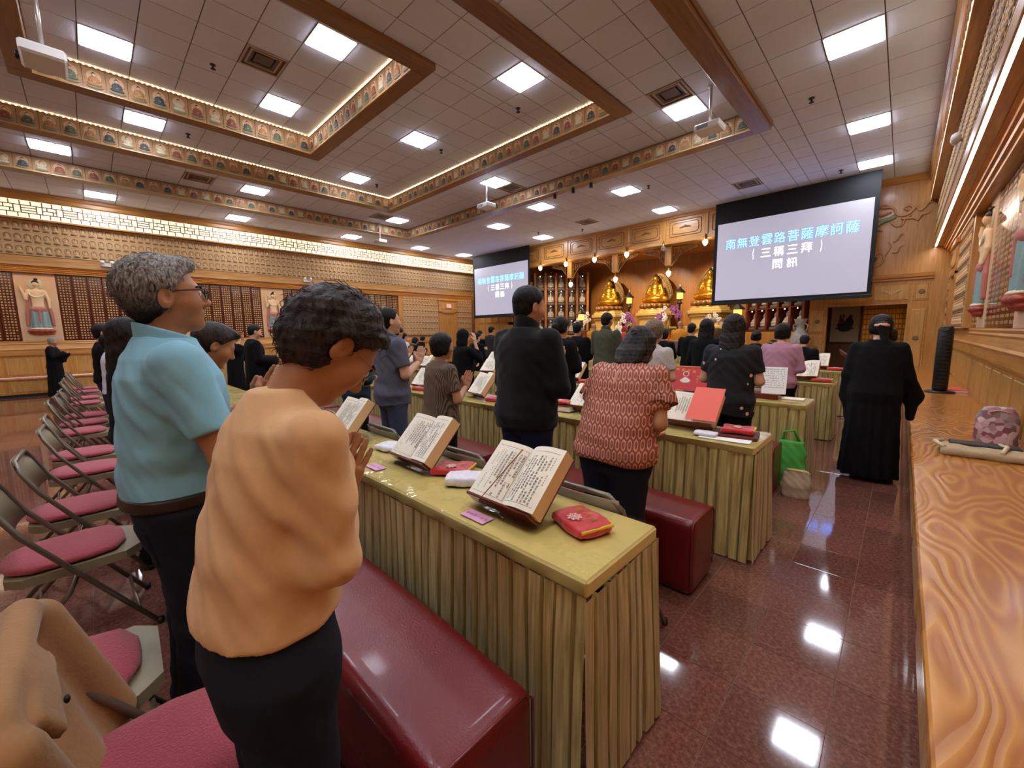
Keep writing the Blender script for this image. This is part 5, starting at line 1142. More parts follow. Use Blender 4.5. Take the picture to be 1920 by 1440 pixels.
def floral():
    m, nt, b = nmat('floral_print'); tc = node(nt, 'ShaderNodeTexCoord'); vo = node(nt, 'ShaderNodeTexVoronoi', Scale=26); nt.links.new(tc.outputs['Object'], vo.inputs['Vector']); rp = node(nt, 'ShaderNodeValToRGB'); e = rp.color_ramp.elements
    e[0].color = lin('8a4a52'); e[0].position = .15; e[1].color = lin('d9b9bc'); e[1].position = .5; n = e.new(.8); n.color = lin('7d6a66'); nt.links.new(vo.outputs['Color'], rp.inputs[0]); nt.links.new(rp.outputs[0], b.inputs['Base Color']); b.inputs['Roughness'].default_value = .7; return m
link('pouch_body', smesh('pouch_body', [surf(lambda P: sd_stack(P, [(0, 0, 0, .12, .07), (.15, 0, 0, .125, .065), (.26, 0, 0, .11, .05), (.31, 0, 0, .07, .035)], 3)+.004*nzf(P, 30), (-.16, -.1, -.01), (.16, .1, .34), .012)], floral()), fb); obj('zipper', MB().tube([(-.06, -.055, .27), (0, -.05, .29), (.06, -.05, .27)], .004, 6), M_PINKEMB, fb)
bb = thing('flat_canvas_bag', 'beige canvas bag with black lining lying flat on the ledge', 'bag', (.50, 4.6, .475)); link('bag_body', smesh('bag_body', [surf(lambda P: sd_box(P, (0, 0, .03), (.22, .16, .03), .025)+.008*nzf(P, 14, 1), (-.28, -.22, -.01), (.28, .22, .09), .012)], mat('sand_canvas', 'b39d7a', .85, bump=.3, bscale=120)), bb); obj('lining', MB().rbox(-.17, .2, .02, .15, .055, .075, .008), M_DARK, bb); obj('strap', MB().tube([(-.2, .13, .06), (-.25, .02, .07), (-.2, -.12, .06)], .014, 6).tube([(.08, -.15, .06), (.12, .0, .085), (.1, .13, .07)], .014, 6), mat('pale_strap', 'd2c4a4', .8), bb)
# lamp and papers on the far ledge
lm = thing('table_lamp', 'small brass lamp on the far left ledge', 'lamp', (-16.4, -.83, .475)); obj('base', MB().rbox(-.07, .07, -.07, .07, 0, .05, .006), M_WHITE, lm); obj('body', MB().lathe([(.04, .05), (.07, .1), (.06, .18), (.03, .22)], 12), M_BRASS, lm); obj('shade', MB().lathe([(.08, .22), (.05, .33)], 12), M_BRASS, lm)
tag(obj('paper_stack', MB().rbox(-.12, .12, -.5, .3, 0, .02, .003), mat('pink_paper', 'dcb4bc', .7), None, loc=(-16.35, -1.2, .475)), 'pale pink papers on the far left ledge', 'paper'); tag(obj('paper_stack', MB().rbox(-.1, .1, -.25, .25, 0, .015, .003), M_SHEET, None, loc=(-16.35, -.3, .475)), 'white papers on the far left ledge beside the robed man', 'paper')
# officiant desk before the altar
od = thing('officiant_desk', 'green-skirted desk in front of the altar carrying a maroon plaque', 'desk', (-5.4, 11.0, 0)); obj('top', MB().rbox(0, 1.6, 0, .6, .80, .85, .01), M_TOP, od); so = link('front_skirt', pleats(1.6, 31, .80).mesh('front_skirt', M_SATIN), od, (0, -.006, 0)); link('end_skirt', pleats(.6, 32, .8).mesh('end_skirt', M_SATIN), od, (1.606, 0, 0), (0, 0, math.pi/2))
sg = thing('maroon_plaque', 'maroon plaque with gilt characters on the desk before the altar', 'sign', (-4.65, 11.1, .85)); obj('board', MB().rbox(-.33, .33, -.02, .02, 0, .32, .01).xf(Matrix.Rotation(-.25, 4, 'X')), mat('maroon_lacquer', '4a1418', .3), sg); mb = MB()
for k, c in enumerate('法會堂'): write(mb, c, -.15+.15*k, .12, .11, .11, 0, -.035, .02)
obj('lettering', mb, M_GOLD, sg, fix=False)
# ================================================================== PEOPLE
def cloth_mat(name, col, rough=.9, var=.1, scale=60, bump=.1, sheen=.0): return mat(name, col, rough, var=var, scale=scale, bump=min(bump, .12), bscale=700, sheen=min(sheen, .08), spec=.25)
SKIN = mat('skin', 'b98360', .5, var=.08, scale=30, bump=.06, bscale=220); SKIN2 = mat('skin_light', 'cf9f80', .5, var=.06); SKIN3 = mat('skin_tan', 'ad7854', .5, var=.1, scale=40, bump=.08, bscale=220)
def hairmat(name, a, b, sc=60, nape=None):
    m, nt, p = nmat(name); tc = node(nt, 'ShaderNodeTexCoord'); mp = node(nt, 'ShaderNodeMapping', Scale=(1, 1, .18)); nt.links.new(tc.outputs['Object'], mp.inputs['Vector'])
    n0 = node(nt, 'ShaderNodeTexNoise', Scale=9, Detail=2); nt.links.new(tc.outputs['Object'], n0.inputs['Vector'])
    va = node(nt, 'ShaderNodeVectorMath', operation='MULTIPLY_ADD'); va.inputs[1].default_value = (.05, .05, .05); nt.links.new(n0.outputs['Color'], va.inputs[0]); nt.links.new(mp.outputs[0], va.inputs[2])
    nz = node(nt, 'ShaderNodeTexNoise', Scale=sc*2.2, Detail=4, Roughness=.6); nt.links.new(va.outputs[0], nz.inputs['Vector'])
    rp = node(nt, 'ShaderNodeValToRGB'); e = rp.color_ramp.elements; e[0].position = .35; e[0].color = lin(a); e[1].position = .68; e[1].color = lin(b); nt.links.new(nz.outputs[0], rp.inputs[0]); nt.links.new(rp.outputs[0], p.inputs['Base Color'])
    if nape:      # naturally darker hair low on the neck
        sp = node(nt, 'ShaderNodeSeparateXYZ'); nt.links.new(tc.outputs['Object'], sp.inputs[0]); mr = node(nt, 'ShaderNodeMapRange'); mr.inputs[1].default_value = nape; mr.inputs[2].default_value = nape+.09; nt.links.new(sp.outputs[2], mr.inputs[0]); m3 = node(nt, 'ShaderNodeMix', data_type='RGBA'); m3.inputs[6].default_value = lin('1c1816'); nt.links.new(mr.outputs[0], m3.inputs[0]); nt.links.new(rp.outputs[0], m3.inputs[7]); nt.links.new(m3.outputs[2], p.inputs['Base Color'])
    p.inputs['Roughness'].default_value = .55; p.inputs['Specular IOR Level'].default_value = .25; bp = node(nt, 'ShaderNodeBump', Strength=.7, Distance=.006); nt.links.new(nz.outputs[0], bp.inputs['Height']); nt.links.new(bp.outputs[0], p.inputs['Normal']); return m
HB = hairmat('black_hair', '070605', '14100e'); HBR = hairmat('dark_brown_hair', '100b08', '281b15'); HG = hairmat('grey_hair', '3a3532', 'b5aea8', 85, 1.53); HW = hairmat('brown_grey_hair', '15100d', '3d302a', 45); HC = hairmat('sandy_curls', '4a3a2c', '8f7a62')
def head_sd(P, lod, bald=False):
    d = sd_ell(P, (0, -.012, .030), (.077, .098, .086)); d = smin(d, sd_ell(P, (0, .024, -.045), (.058, .064, .068)), .045)
    if lod < 3:
        d = smin(d, sd_ell(P, (0, .064, -.096), (.024, .022, .02)), .03); d = smin(d, sd_ell(P, (0, .070, .024), (.052, .022, .014)), .022)
        for s in (-1, 1):
            d = smin(d, sd_ell(P, (s*.040, .056, -.024), (.026, .026, .028)), .03); d = smax(d, -sd_ell(P, (s*.032, .099, .006), (.019, .018, .012)), .014)
            if lod < 2: d = smin(d, sd_ell(P, (s*.032, .079, .006), (.0135, .0125, .0125)), .003)
        d = smin(d, sd_cone(P, (0, .086, .014), (0, .108, -.026), .007, .0125), .014); d = smin(d, sd_ell(P, (0, .096, -.032), (.018, .012, .009)), .008)
        d = smin(d, sd_ell(P, (0, .082, -.056), (.023, .013, .007)), .006); d = smin(d, sd_ell(P, (0, .080, -.068), (.020, .013, .007)), .006)
    for s in (-1, 1):
        R = rotm(-.15, 0, s*.35); e = sd_ell(P, (s*.079, -.012, -.006), (.010, .021, .035), R)
        if lod < 2: e = smax(e, -sd_ell(P, (s*.0885, -.006, -.002), (.009, .011, .021), R), .003)
        d = smin(d, e, .008)
    return d
def hair_sd(P, st, k=0):
    x, y, z = P.T
    if st == 'bald': return None
    yb = .004+np.where(z > 0, .80*z, .25*z)
    rip = .0016*nzf(P, 95, k)+.003*nzf(P, 34, k)
    if st in ('short', 'shortg', 'ponytail', 'bun', 'crop'):
        t = {'crop': .004, 'short': .009, 'shortg': .016, 'ponytail': .017, 'bun': .012}[st]
        d = sd_ell(P, (0, -.016, .036), (.078+t, .100+t, .088+t)); d = smin(d, sd_ell(P, (0, -.058, -.035), (.062, .044, .05)), .03); d = smax(d, (y-yb)*.78, .014)
        if st == 'shortg': d = smin(d, sd_ell(P, (.0, .055, .105), (.055, .04, .022)), .03)
        if st in ('ponytail', 'bun'):
            for s in (-1, 1): d = smin(d, sd_ell(P, (s*.066, -.03, -.02), (.030, .05, .05)), .02)
        if st == 'ponytail': d = smin(d, smin(sd_ell(P, (0, -.118, .01), (.03, .03, .03)), sd_cone(P, (0.01, -.13, .0), (.05, -.115, -.20), .046, .026), .02), .015)
        if st == 'bun': d = smin(d, sd_ell(P, (0, -.122, .03), (.046, .038, .044)), .015)
    elif st in ('bob', 'fluffy', 'curly'):
        g = {'bob': .016, 'fluffy': .024, 'curly': .026}[st]
        d = sd_ell(P, (0, -.018, .030), (.078+g, .100+g, .090+g)); d = smin(d, sd_ell(P, (0, -.050, -.040), (.080, .060, .062 if st != 'fluffy' else .055)), .03)
        for s in (-1, 1):
            if st == 'bob': d = smin(d, sd_ell(P, (s*.072, -.005, -.03), (.022, .045, .055)), .02)
        yb2 = .028+np.where(z > 0, .72*z, .3*z) if st == 'bob' else yb; d = smax(d, (y-yb2)*.78, .014); rip = rip*(2.2 if st != 'bob' else 1)
        if st == 'fluffy': d = d+.005*np.sin(x*60+z*35)*np.cos(y*45+z*30)
    elif st in ('long', 'halfup'):
        d = sd_ell(P, (0, -.018, .032), (.092, .114, .104)); d = smin(d, sd_ell(P, (0, -.075, -.13 if st == 'long' else -.09), (.095, .05, .24 if st == 'long' else .15)), .04)
        for s in (-1, 1): d = smin(d, sd_cone(P, (s*.07, -.01, .0), (s*.085, -.03, -.22 if st == 'long' else -.14), .026, .022), .03)
        d = smax(d, (y-(.012+np.where(z > 0, .75*z, .1*z)))*.78, .014); rip = rip*1.8
    elif st == 'hood':
        d = sd_ell(P, (0, -.015, .028), (.094, .115, .108)); d = smin(d, sd_ell(P, (0, -.03, -.10), (.105, .09, .10)), .05); d = smax(d, (y-.045-.3*np.maximum(z, 0))*.9, .014)
    d = d+rip
    if st in ('short', 'shortg', 'fluffy', 'crop'):
        for s in (-1, 1): d = smax(d, -sd_ell(P, (s*.094, -.006, -.016), (.030, .030, .040)), .008)
    return d
def hand_sd(P, w, dr, nrm, side, curl=.2, spread=.0):
    """hand from wrist w, fingers toward dr, palm facing nrm; thumb on the side lat"""
    dr = dr/np.linalg.norm(dr); nrm = nrm-dr*(nrm @ dr); nrm /= np.linalg.norm(nrm); lat = np.cross(dr, nrm)*side
    R = np.stack([lat, dr, nrm], 1); d = sd_box(P, w+dr*.052, (.038, .047, .013), .012, R); d = smin(d, sd_cone(P, w-dr*.03, w+dr*.02, .026, .027), .02)
    for i, (L, o) in enumerate(((.066, .029), (.075, .010), (.070, -.010), (.055, -.028))):
        p = w+dr*.092+lat*o; a = spread*(1.5-i)*.5
        v = dr*math.cos(a)+lat*math.sin(a); c = 0; r = .0092 if i < 3 else .0080
        for k, f in enumerate((.45, .32, .25)):
            c += curl*(1 if k else .6); q = p+(v*math.cos(c)+nrm*math.sin(c))*L*f; d = smin(d, sd_cone(P, p, q, r, r*.9), .004); p = q; r *= .9
    p = w+dr*.028+lat*.030; q = p+(lat*.62+dr*.70+nrm*.25)*.042; e = q+(lat*.25+dr*.92+nrm*.2)*.034
    d = smin(d, sd_cone(P, p, q, .0135, .0115), .012); return smin(d, sd_cone(P, q, e, .0110, .0085), .004)
POSE = {  # elbow, wrist, finger direction, palm normal (right side; left mirrors x)
    'pray': ((.235, .035, 1.10), (.022, .265, 1.19), (0, .42, .90), (-1, 0, 0)),
    'hold': ((.235, .01, 1.11), (.10, .255, 1.07), (-.35, .90, .1), (0, 0, 1)),
    'down': ((.235, -.03, 1.11), (.235, .02, .87), (0, .12, -1), (-1, 0, 0)),
    'chest': ((.25, .05, 1.17), (.06, .24, 1.24), (-.8, .4, .3), (0, -.7, -.2)),
    'phone': ((.26, .14, 1.22), (.10, .17, 1.52), (-.2, .1, 1), (-1, 0, 0))}
PN = [0]
def person(x, y, h, lab, pose='pray', rz=0, lean=0, pitch=8, yaw=0, top='tee', tm=None, bm=None, hair='short', hm=None, skin=None, lod=2, bulk=1.0, fem=False, sleeve=None, hem=.88, shoes=None, z=0.0, poseL=None, over=None, pattern=None, extra=None, slim=1.0):
    PN[0] += 1; k = PN[0]*1.37; s = h/1.70; skin = skin or SKIN; tm = tm or MATS['black_cloth']; bm = bm or MATS['black_cloth']; hm = hm or HB
    root = tag(link('person', None, None, (x, y, z), (0, 0, rz), (s, s, s)), lab, 'person')
    RES = [.0066, .0105, .015, .021][lod]; RH = [.0042, .0058, .0085, .0115][lod]; RD = [.0028, .0042, .0062, .009][lod]
    ln = math.radians(lean); pt = math.radians(pitch)
    def B(p, full=False):
        p = np.array(p, float); z0 = .93
        if p[2] <= z0: return p
        a = ln*(1 if full else min(1, (p[2]-z0)/.32)); c, sn = math.cos(a), math.sin(a); dy, dz = p[1], p[2]-z0
        return np.array([p[0], dy*c+dz*sn, z0+dz*c-dy*sn])
    sw = (.165 if fem else .182)*(1+.35*(bulk-1)); hw = 1.06 if fem else 1.0
    lev0 = [(.84, 0, .155*hw, .118), (.92, -.008, .168*hw, .126), (1.02, .0, .150*hw, .116), (1.12, .005, .150, .116), (1.24, .004, .163, .124), (1.33, -.004, .166 if not fem else .152, .115), (1.39, -.012, .135, .092), (1.43, -.014, .085, .072), (1.46, -.012, .055, .058)]
    def levels(t=0.0, b=bulk, zmin=None, hemf=0.0):
        out = []
        for (zz, yo, rx, ry) in lev0:
            p = B((0, yo, zz)); out.append((p[2], 0, p[1], rx*b+t, ry*(b*1.08-.08)*slim+t))
        return out
    neck = B((0, -.012, 1.42)); Rn = rotm(-(ln+pt*.55), 0, 0); hc = neck+Rn @ np.array([0, .022, .168]); Rh = rotm(-pt, 0, math.radians(yaw))
    arms = {}
    for sd_ in (1, -1):
        e, w, dr, nm = (over or {}).get(sd_) or POSE[(poseL if (sd_ < 0 and poseL) else pose)]
        f = np.array([sd_, 1, 1]); raw = (over or {}).get('raw')
        A = lambda p: np.array(p, float)*f if raw else B(np.array(p, float)*f, True)
        sh = B((sd_*sw, -.005, 1.375)); R = np.eye(3) if raw else rotm(-ln, 0, 0)
        arms[sd_] = (sh, A(e), A(w), R @ (np.array(dr, float)*f), R @ (np.array(nm, float)*f))
    robe = top == 'robe'
    sleeve = sleeve or {'tee': 'short', 'polo': 'short', 'shirt': 'short', 'blouse': 'short', 'long': 'long', 'robe': 'long', 'hoodie': 'long'}[top]
    sf = {'short': .72, 'elbow': 1.0, 'long': 2.0, 'cap': .45}[sleeve]
    def arm_sd(P, t=0.0, cut=None, robe_=False):
        d = None
        for sd_, (sh, e, w, dr, nm) in arms.items():
            r0, r1, r2 = (.054, .044, .030) if not fem else (.047, .039, .027); r0, r1, r2 = r0*bulk, r1*(.5+.5*bulk), r2
            if cut is None or cut >= 1.0:
                we = w if cut is None else e+(w-e)*min(1.0, max(.02, (cut-1)*.93))
                q = sd_cone(P, sh, e, r0+t, r1+t); q2 = sd_cone(P, e, we, r1+t, r2+t+(.05 if robe_ else 0))
                if robe_: q2 = smin(q2, sd_cone(P, we-np.array([0, .02, .02]), we-np.array([0, .05, .22]), .06, .035), .05)
                q = smin(q, q2, .02)
            else:
                ee = sh+(e-sh)*cut; q = sd_cone(P, sh, ee, r0+t, r1+t+.006); n = (e-sh)/np.linalg.norm(e-sh); q = smax(q, (P-ee) @ n, .004)
            d = q if d is None else np.minimum(d, q)
        return d
    hips = {sd_: np.array([sd_*.088*hw, -.005, .87]) for sd_ in (1, -1)}
    legp = {sd_: (hips[sd_], np.array([sd_*.095, .012, .47]), np.array([sd_*.10, -.02, .075])) for sd_ in (1, -1)}
    def leg_sd(P, t=0.0, flare=0.0):
        d = None
        for sd_, (a, b, c) in legp.items():
            q = smin(sd_cone(P, a, b, .080*hw*bulk+t, .060*(.4+.6*bulk)+t), sd_cone(P, b, c, .060*(.4+.6*bulk)+t, .042+t+flare), .03); d = q if d is None else smin(d, q, .015)
        return d
    L1 = levels(); ymax = .62+abs(math.sin(ln))*.5
    # --- skin: head + neck, arms, hands, feet in one mesh
    def headf(P):
        d = head_sd((P-hc) @ Rh, lod); return smin(d, sd_cone(P, hc+Rh @ np.array([0, -.018, -.07]), neck+np.array([0, -.004, -.03]), .050 if not fem else .045, .058), .025)
    parts = [surf(headf, hc-np.array([.13, .15, .27]), hc+np.array([.13, .16, .14]), RH)]
    pts = np.array([p for a in arms.values() for p in a[:3]]); lo, hi = pts.min(0)-.1, pts.max(0)+.1
    parts.append(surf(lambda P: np.minimum(arm_sd(P, -.002), smin(sd_stack(P, levels(-.028)), leg_sd(P, -.024), .03)) if lod < 4 else arm_sd(P), np.minimum(lo, [-.28, -.22, .02]), np.maximum(hi, [.28, .22, 1.5]), RES*1.15))
    for sd_, (sh, e, w, dr, nm) in arms.items():
        cl = {'pray': .05, 'hold': .45, 'down': .35, 'chest': .3, 'phone': .5}.get(pose, .1)
        if over: cl = over.get('curl', .08)
        c = w+dr/np.linalg.norm(dr)*.07
        parts.append(surf(lambda P: hand_sd(P, w, dr, nm, sd_*(1 if not (over or {}).get('flip') else -1), cl, .1 if lod > 0 else .16), c-.125, c+.125, RD))
    link('body', smesh('body', parts, skin), root)
    # --- upper garment
    t = {'tee': .010, 'polo': .012, 'shirt': .014, 'blouse': .014, 'long': .012, 'robe': .016, 'hoodie': .022}[top]
    if robe:
        Lr = [(.05, 0, -.02, .215*bulk, .185), (.45, 0, -.01, .20*bulk, .168), (.80, 0, -.005, .188*bulk, .152)]+[(a, b, c, max(d+t+.006, .182*bulk*(1.25-.25*a) if a < 1.25 else 0), max(e+t+.008, .150 if a < 1.2 else 0)) for a, b, c, d, e in L1[1:]]
        def gf(P):
            d = sd_stack(P, Lr); ang = np.arctan2(P[:, 0], P[:, 1]+.02); d = d+.010*np.sin(ang*13+k)*np.clip((1.15-P[:, 2])/1.0, 0, 1)
            d = smin(d, arm_sd(P, .014, None, True), .05); return smax(d+.004*nzf(P, 16, k), smin((P-hc) @ (Rn @ np.array([0, -.25, -.97]))*0+1, .05-sd_cone(P, neck, hc, .052, .055)*0-0.0, .01)*0-1, .01) if False else d+.004*nzf(P, 16, k)
        box = (np.minimum(lo, [-.36, -.34, 0]), np.maximum(hi, [.36, .34, 1.5+.02]))
    else:
        Lt = [(hem-.02, 0, L1[0][2], (L1[0][3]+.006)+t+(.02 if top in ('blouse', 'shirt') else 0), L1[0][4]+t+.01)]+[(a, b, c, d+t+(.012 if top in ('blouse', 'shirt', 'hoodie') and a < 1.2 else 0), e+t+(.012 if a < 1.2 else 0)) for a, b, c, d, e in L1 if a > hem]
        def gf(P):
            d = sd_stack(P, Lt, 2.4); d = smin(d, arm_sd(P, t, sf), .045)
            wr = .0035*np.sin(P[:, 2]*46+P[:, 0]*14+k)*np.exp(-((P[:, 2]-(hem+.14))/.12)**2)+.004*nzf(P, 15, k)+.0022*nzf(P, 34, k+2)
            for sd_, (sh, e, w, dr, nm) in arms.items():
                q = np.linalg.norm(P-(sh+np.array([-.3*sh[0], -.03, -.12])), axis=1); wr = wr+.0045*np.sin((P[:, 2]+P[:, 0]*sd_*.9+P[:, 1]*.5)*62)*np.exp(-(q/.13)**2)
            d = d+wr; return smax(d, hem+.01*np.sin(P[:, 0]*14+k)-P[:, 2], .006)
        box = (np.minimum(lo, [-.34, -.3, hem-.05]), np.maximum(hi, [.34, .34, 1.5]))
    def cutneck(P):   # opening for the neck
        d = gf(P); ax = Rn @ np.array([0, .1, 1.0]); c = neck+Rn @ np.array([0, .02 if top != 'hoodie' else .03, .035 if top in ('tee', 'long', 'blouse', 'robe') else .06])
        return smax(d, -np.maximum(-((P-c) @ (Rn @ np.array([0, .45, .9]))), sd_cone(P, c-ax*.2, c+ax*.2, .062, .062)*1.0 if False else np.full(len(P), -1.0)), .008)
    gm = link({'polo': 'polo_shirt', 'tee': 'top', 'shirt': 'shirt', 'blouse': 'blouse', 'long': 'sweater', 'robe': 'robe', 'hoodie': 'jacket'}[top], smesh('garment', [surf(cutneck, box[0]-.02, box[1]+.02, RES)], tm), root)
    if top in ('polo', 'shirt', 'hoodie'):
        hgt_ = .062 if top != 'hoodie' else .085
        def colf(P):
            q = (P-neck) @ Rn; r = np.hypot(q[:, 0]/.074, (q[:, 1]-.006)/.074); d = np.abs(r-1-.25*(q[:, 2]<-1))*.07-.006
            d = np.abs((r-1.0)*.072-(.02*np.clip((.03-q[:, 2])/.06, 0, 1)))-.006; u = q[:, 2]+.38*q[:, 1]; return np.maximum(d, np.maximum(u-hgt_, -.03-u))
        link('collar', smesh('collar', [surf(colf, neck-.14, neck+.16, max(.005, RES*.7))], tm), gm)
    if top == 'blouse':   # ruffled cap sleeves
        for sd_, (sh, e, w, dr, nm) in arms.items():
            n = (e-sh)/np.linalg.norm(e-sh)
            def rf(P):
                ax = (P-sh) @ n; r = np.linalg.norm(P-sh-ax[:, None]*n, axis=1); an = np.arctan2(P[:, 1]-sh[1], P[:, 0]-sh[0])
                return np.maximum(np.abs(r-.058*bulk-.18*(ax-.07)-.010*np.sin(an*9+k))-.006, np.maximum(.06-ax, ax-.165-.008*np.sin(an*7)))
            link('sleeve_ruffle', smesh('sleeve_ruffle', [surf(rf, sh-.24, sh+.24, max(.007, RES*.8))], tm), gm)
    # --- trousers and shoes
    if not robe:
        def tf(P):
            d = smin(sd_stack(P, [(.80, 0, 0, .14*hw*bulk, .11), (.90, 0, -.006, .166*hw*bulk+.008, .128), (1.0, 0, 0, .15*hw*bulk+.008, .118)]), leg_sd(P, .014, .016), .05)
            d = smax(d, P[:, 2]-(hem+.012 if top == 'polo' else hem+.035), .01)
            return d+.004*np.sin(P[:, 2]*52+P[:, 0]*9+k)*np.clip(1-np.abs(P[:, 2]-.48)/.12, 0, 1)+.0055*np.sin(P[:, 2]*60+k)*np.clip(1-np.abs(P[:, 2]-.12)/.12, 0, 1)+.003*nzf(P, 18, k)
        if z+.0 < 10: link('trousers', smesh('trousers', [surf(tf, (-.3, -.25, .05), (.3, .25, 1.02), RES*1.1)], bm), root)
    sm_ = shoes or MATS['black_plastic']
    for sd_ in (1, -1):
        o = .10 if not robe else .09
        link('shoe', smesh('shoe', [surf(lambda P: smax(smin(sd_ell(P, (sd_*o, .075, .035), (.045, .12, .045)), sd_cone(P, (sd_*o, -.02, .05), (sd_*o, -.02, .09), .042, .04), .03), -P[:, 2], .004), (sd_*o-.07, -.09, -.01), (sd_*o+.07, .22, .14), max(.011, RES))], sm_), root)
    # --- hair
    if hair != 'bald':
        dn = {'long': .42, 'halfup': .30, 'ponytail': .26}.get(hair, .16)
        hs = lambda P: hair_sd((P-hc) @ Rh, hair, k)
        ext = np.abs(Rh) @ np.array([.14, .17, .17]); lo_h = hc-ext; hi_h = hc+ext; lo_h[2] -= max(0, dn-.16)
        lo_h[1] -= .06
        link('hair' if hair != 'hood' else 'head_scarf', smesh('hair', [surf(hs, lo_h, hi_h, RH)], hm), root)
    if lod == 0 and hair != 'bald':      # loose strands lying on the hair
        ho = [c for c in root.children if c.name.startswith('hair')][0]; me = ho.data; n = len(me.vertices); co = np.empty(n*3); me.vertices.foreach_get('co', co); co = co.reshape(-1, 3); no = np.empty(n*3); me.vertices.foreach_get('normal', no); no = no.reshape(-1, 3); r = np.random.default_rng(5); mb = MB()
        for i in r.choice(n, 520, replace=False):
            p = co[i]; nn = no[i]; q = Rh.T @ (p-hc)
            if q[1] > .07 and q[2] < .04: continue
            fl = Rh @ np.array([q[0]*3, -.9 if q[1] < .03 else .5, -.55-3*abs(q[0])]); fl = fl+r.normal(0, .45, 3); fl -= nn*(fl @ nn); fl /= np.linalg.norm(fl)+1e-9; L = r.uniform(.02, .045); lift = r.uniform(.0008, .004)
            c2 = p+fl*L*.5+nn*lift; c3 = p+fl*L+nn*(lift*.4-L*L*4.0)
            mb.tube([tuple(p-nn*.001), tuple(c2), tuple(c3)], [.0009, .0009, .0003], 4, 0, False)
        tag(obj('loose_strands', mb, hm, ho, fix=False), kind='stuff')
    if extra: extra(root, dict(hc=hc, Rh=Rh, neck=neck, Rn=Rn, arms=arms, levels=L1, RES=RES, s=s, B=B, tf=None if robe else tf, gf=cutneck))
    return root
cloth_mat('black_cloth', '0e0d10', var=.2); BLK = MATS['black_cloth']; ROBE = cloth_mat('black_robe', '0a090b', .9, var=.25, scale=20); NAVY = cloth_mat('navy_denim', '1a1f2a', .8, var=.3, scale=30); JEAN = cloth_mat('blue_jeans', '1d2740', .8, var=.35, scale=24); JEANG = cloth_mat('faded_jeans', '475066', .85, var=.35, scale=22)
def glasses(root, d, mt, rim=.021, half=False):
    hc, Rh = d['hc'], d['Rh']; W = lambda p: tuple(hc+Rh @ np.array(p, float)); mb = MB()
    for s in (-1, 1):
        mb.tube([W((s*.076, -.02, .014)), W((s*.074, .04, .016)), W((s*.064, .098, .016))], .0022 if not half else .0012, 6)
        if half: ring = [(s*.034+.024*math.cos(a), .106, .002+.019*math.sin(a)) for a in np.linspace(0, 6.283, 17)]
        else: ring = [(s*.034+.027*math.cos(a), .106, .004+.018*math.sin(a)) for a in np.linspace(0, 6.283, 17)]
        mb.tube([W(p) for p in ring], .0022 if not half else .0011, 6)
    mb.tube([W((-.009, .110, .008)), W((0, .114, .010)), W((.009, .110, .008))], .002, 6); obj('glasses', mb, mt, root)
def eyes(root, d):
    hc, Rh = d['hc'], d['Rh']; R4 = Matrix.Identity(4)
    for i in range(3):
        for j in range(3): R4[i][j] = Rh[i, j]
    for s in (-1, 1):
        mb = MB().ball((0, 0, 0), .0118, 12, 8, 0); mb.ball((0, .0078, 0), (.0055, .005, .0055), 10, 6, 1); c = hc+Rh @ np.array([s*.032, .0815, .006]); mb.xf(Matrix.Translation(c) @ R4); obj('eye', mb, [mat('eye_white', 'd8d0c8', .25), mat('iris', '1c120c', .15)], root)
    mb = MB()
    for s in (-1, 1): mb.tube([tuple(hc+Rh @ np.array(p)) for p in ((s*.012, .097, .026), (s*.032, .096, .031), (s*.054, .078, .026))], .0034, 6)
    obj('eyebrows', mb, hm_brow, root)
hm_brow = mat('brow', '2a221e', .8)
# ---------- the two in front
PEACH = cloth_mat('peach_knit', 'd8ac7c', .9, var=.06, scale=90, bump=.35, sheen=.35); BLUE = cloth_mat('sky_blue_pique', '86bcd0', .85, var=.06, scale=140, bump=.3, sheen=.2)
def ex_woman(root, d):
    glasses(root, d, mat('gold_wire', 'b08a50', .3, 1), half=True); eyes(root, d)
    sh, e, w, dr, nm = d['arms'][1]; a = (e-w)/np.linalg.norm(e-w); c = w+a*.035; u = np.cross(a, (1, 0, 0)); u /= np.linalg.norm(u); v = np.cross(a, u); mb = MB()
    for q in range(16): an = q/16*6.283; p = c+(u*math.cos(an)+v*math.sin(an))*.033; mb.ball(tuple(p), (.007, .007, .007), 6, 4)
    mb.tube([tuple(c+(u*math.cos(an)+v*math.sin(an))*.032) for an in np.linspace(0, 6.283, 20)], .005, 6); obj('bracelet', mb, M_BRASS, root)
def WL_(p, x, y, s): return tuple((np.array(p)-[x, y, 0])/s)
wx, wy, ws = -.90, .20, 1.57/1.70
def wl(*p): q = (np.array(p)-[wx, wy, 0])/ws; return (q[0], q[1], q[2])
person(wx, wy, 1.57, 'woman in a peach top bowing over joined palms in the near foreground', 'pray', lean=9, pitch=50, top='long', tm=PEACH, bm=NAVY, hair='fluffy', hm=HW, skin=SKIN3, lod=0, bulk=1.0, fem=True, hem=.99, slim=1.0,
       over={1: ((.182, .045, 1.135), (.035, .105, 1.195), (-.10, .40, .91), (-1, 0, 0)), -1: ((.182, .045, 1.135), (.035, .105, 1.195), (-.10, .40, .91), (-1, 0, 0)), 'raw': False, 'curl': .04}, sleeve='long', extra=ex_woman)
mx_, my_ = -1.77, .165
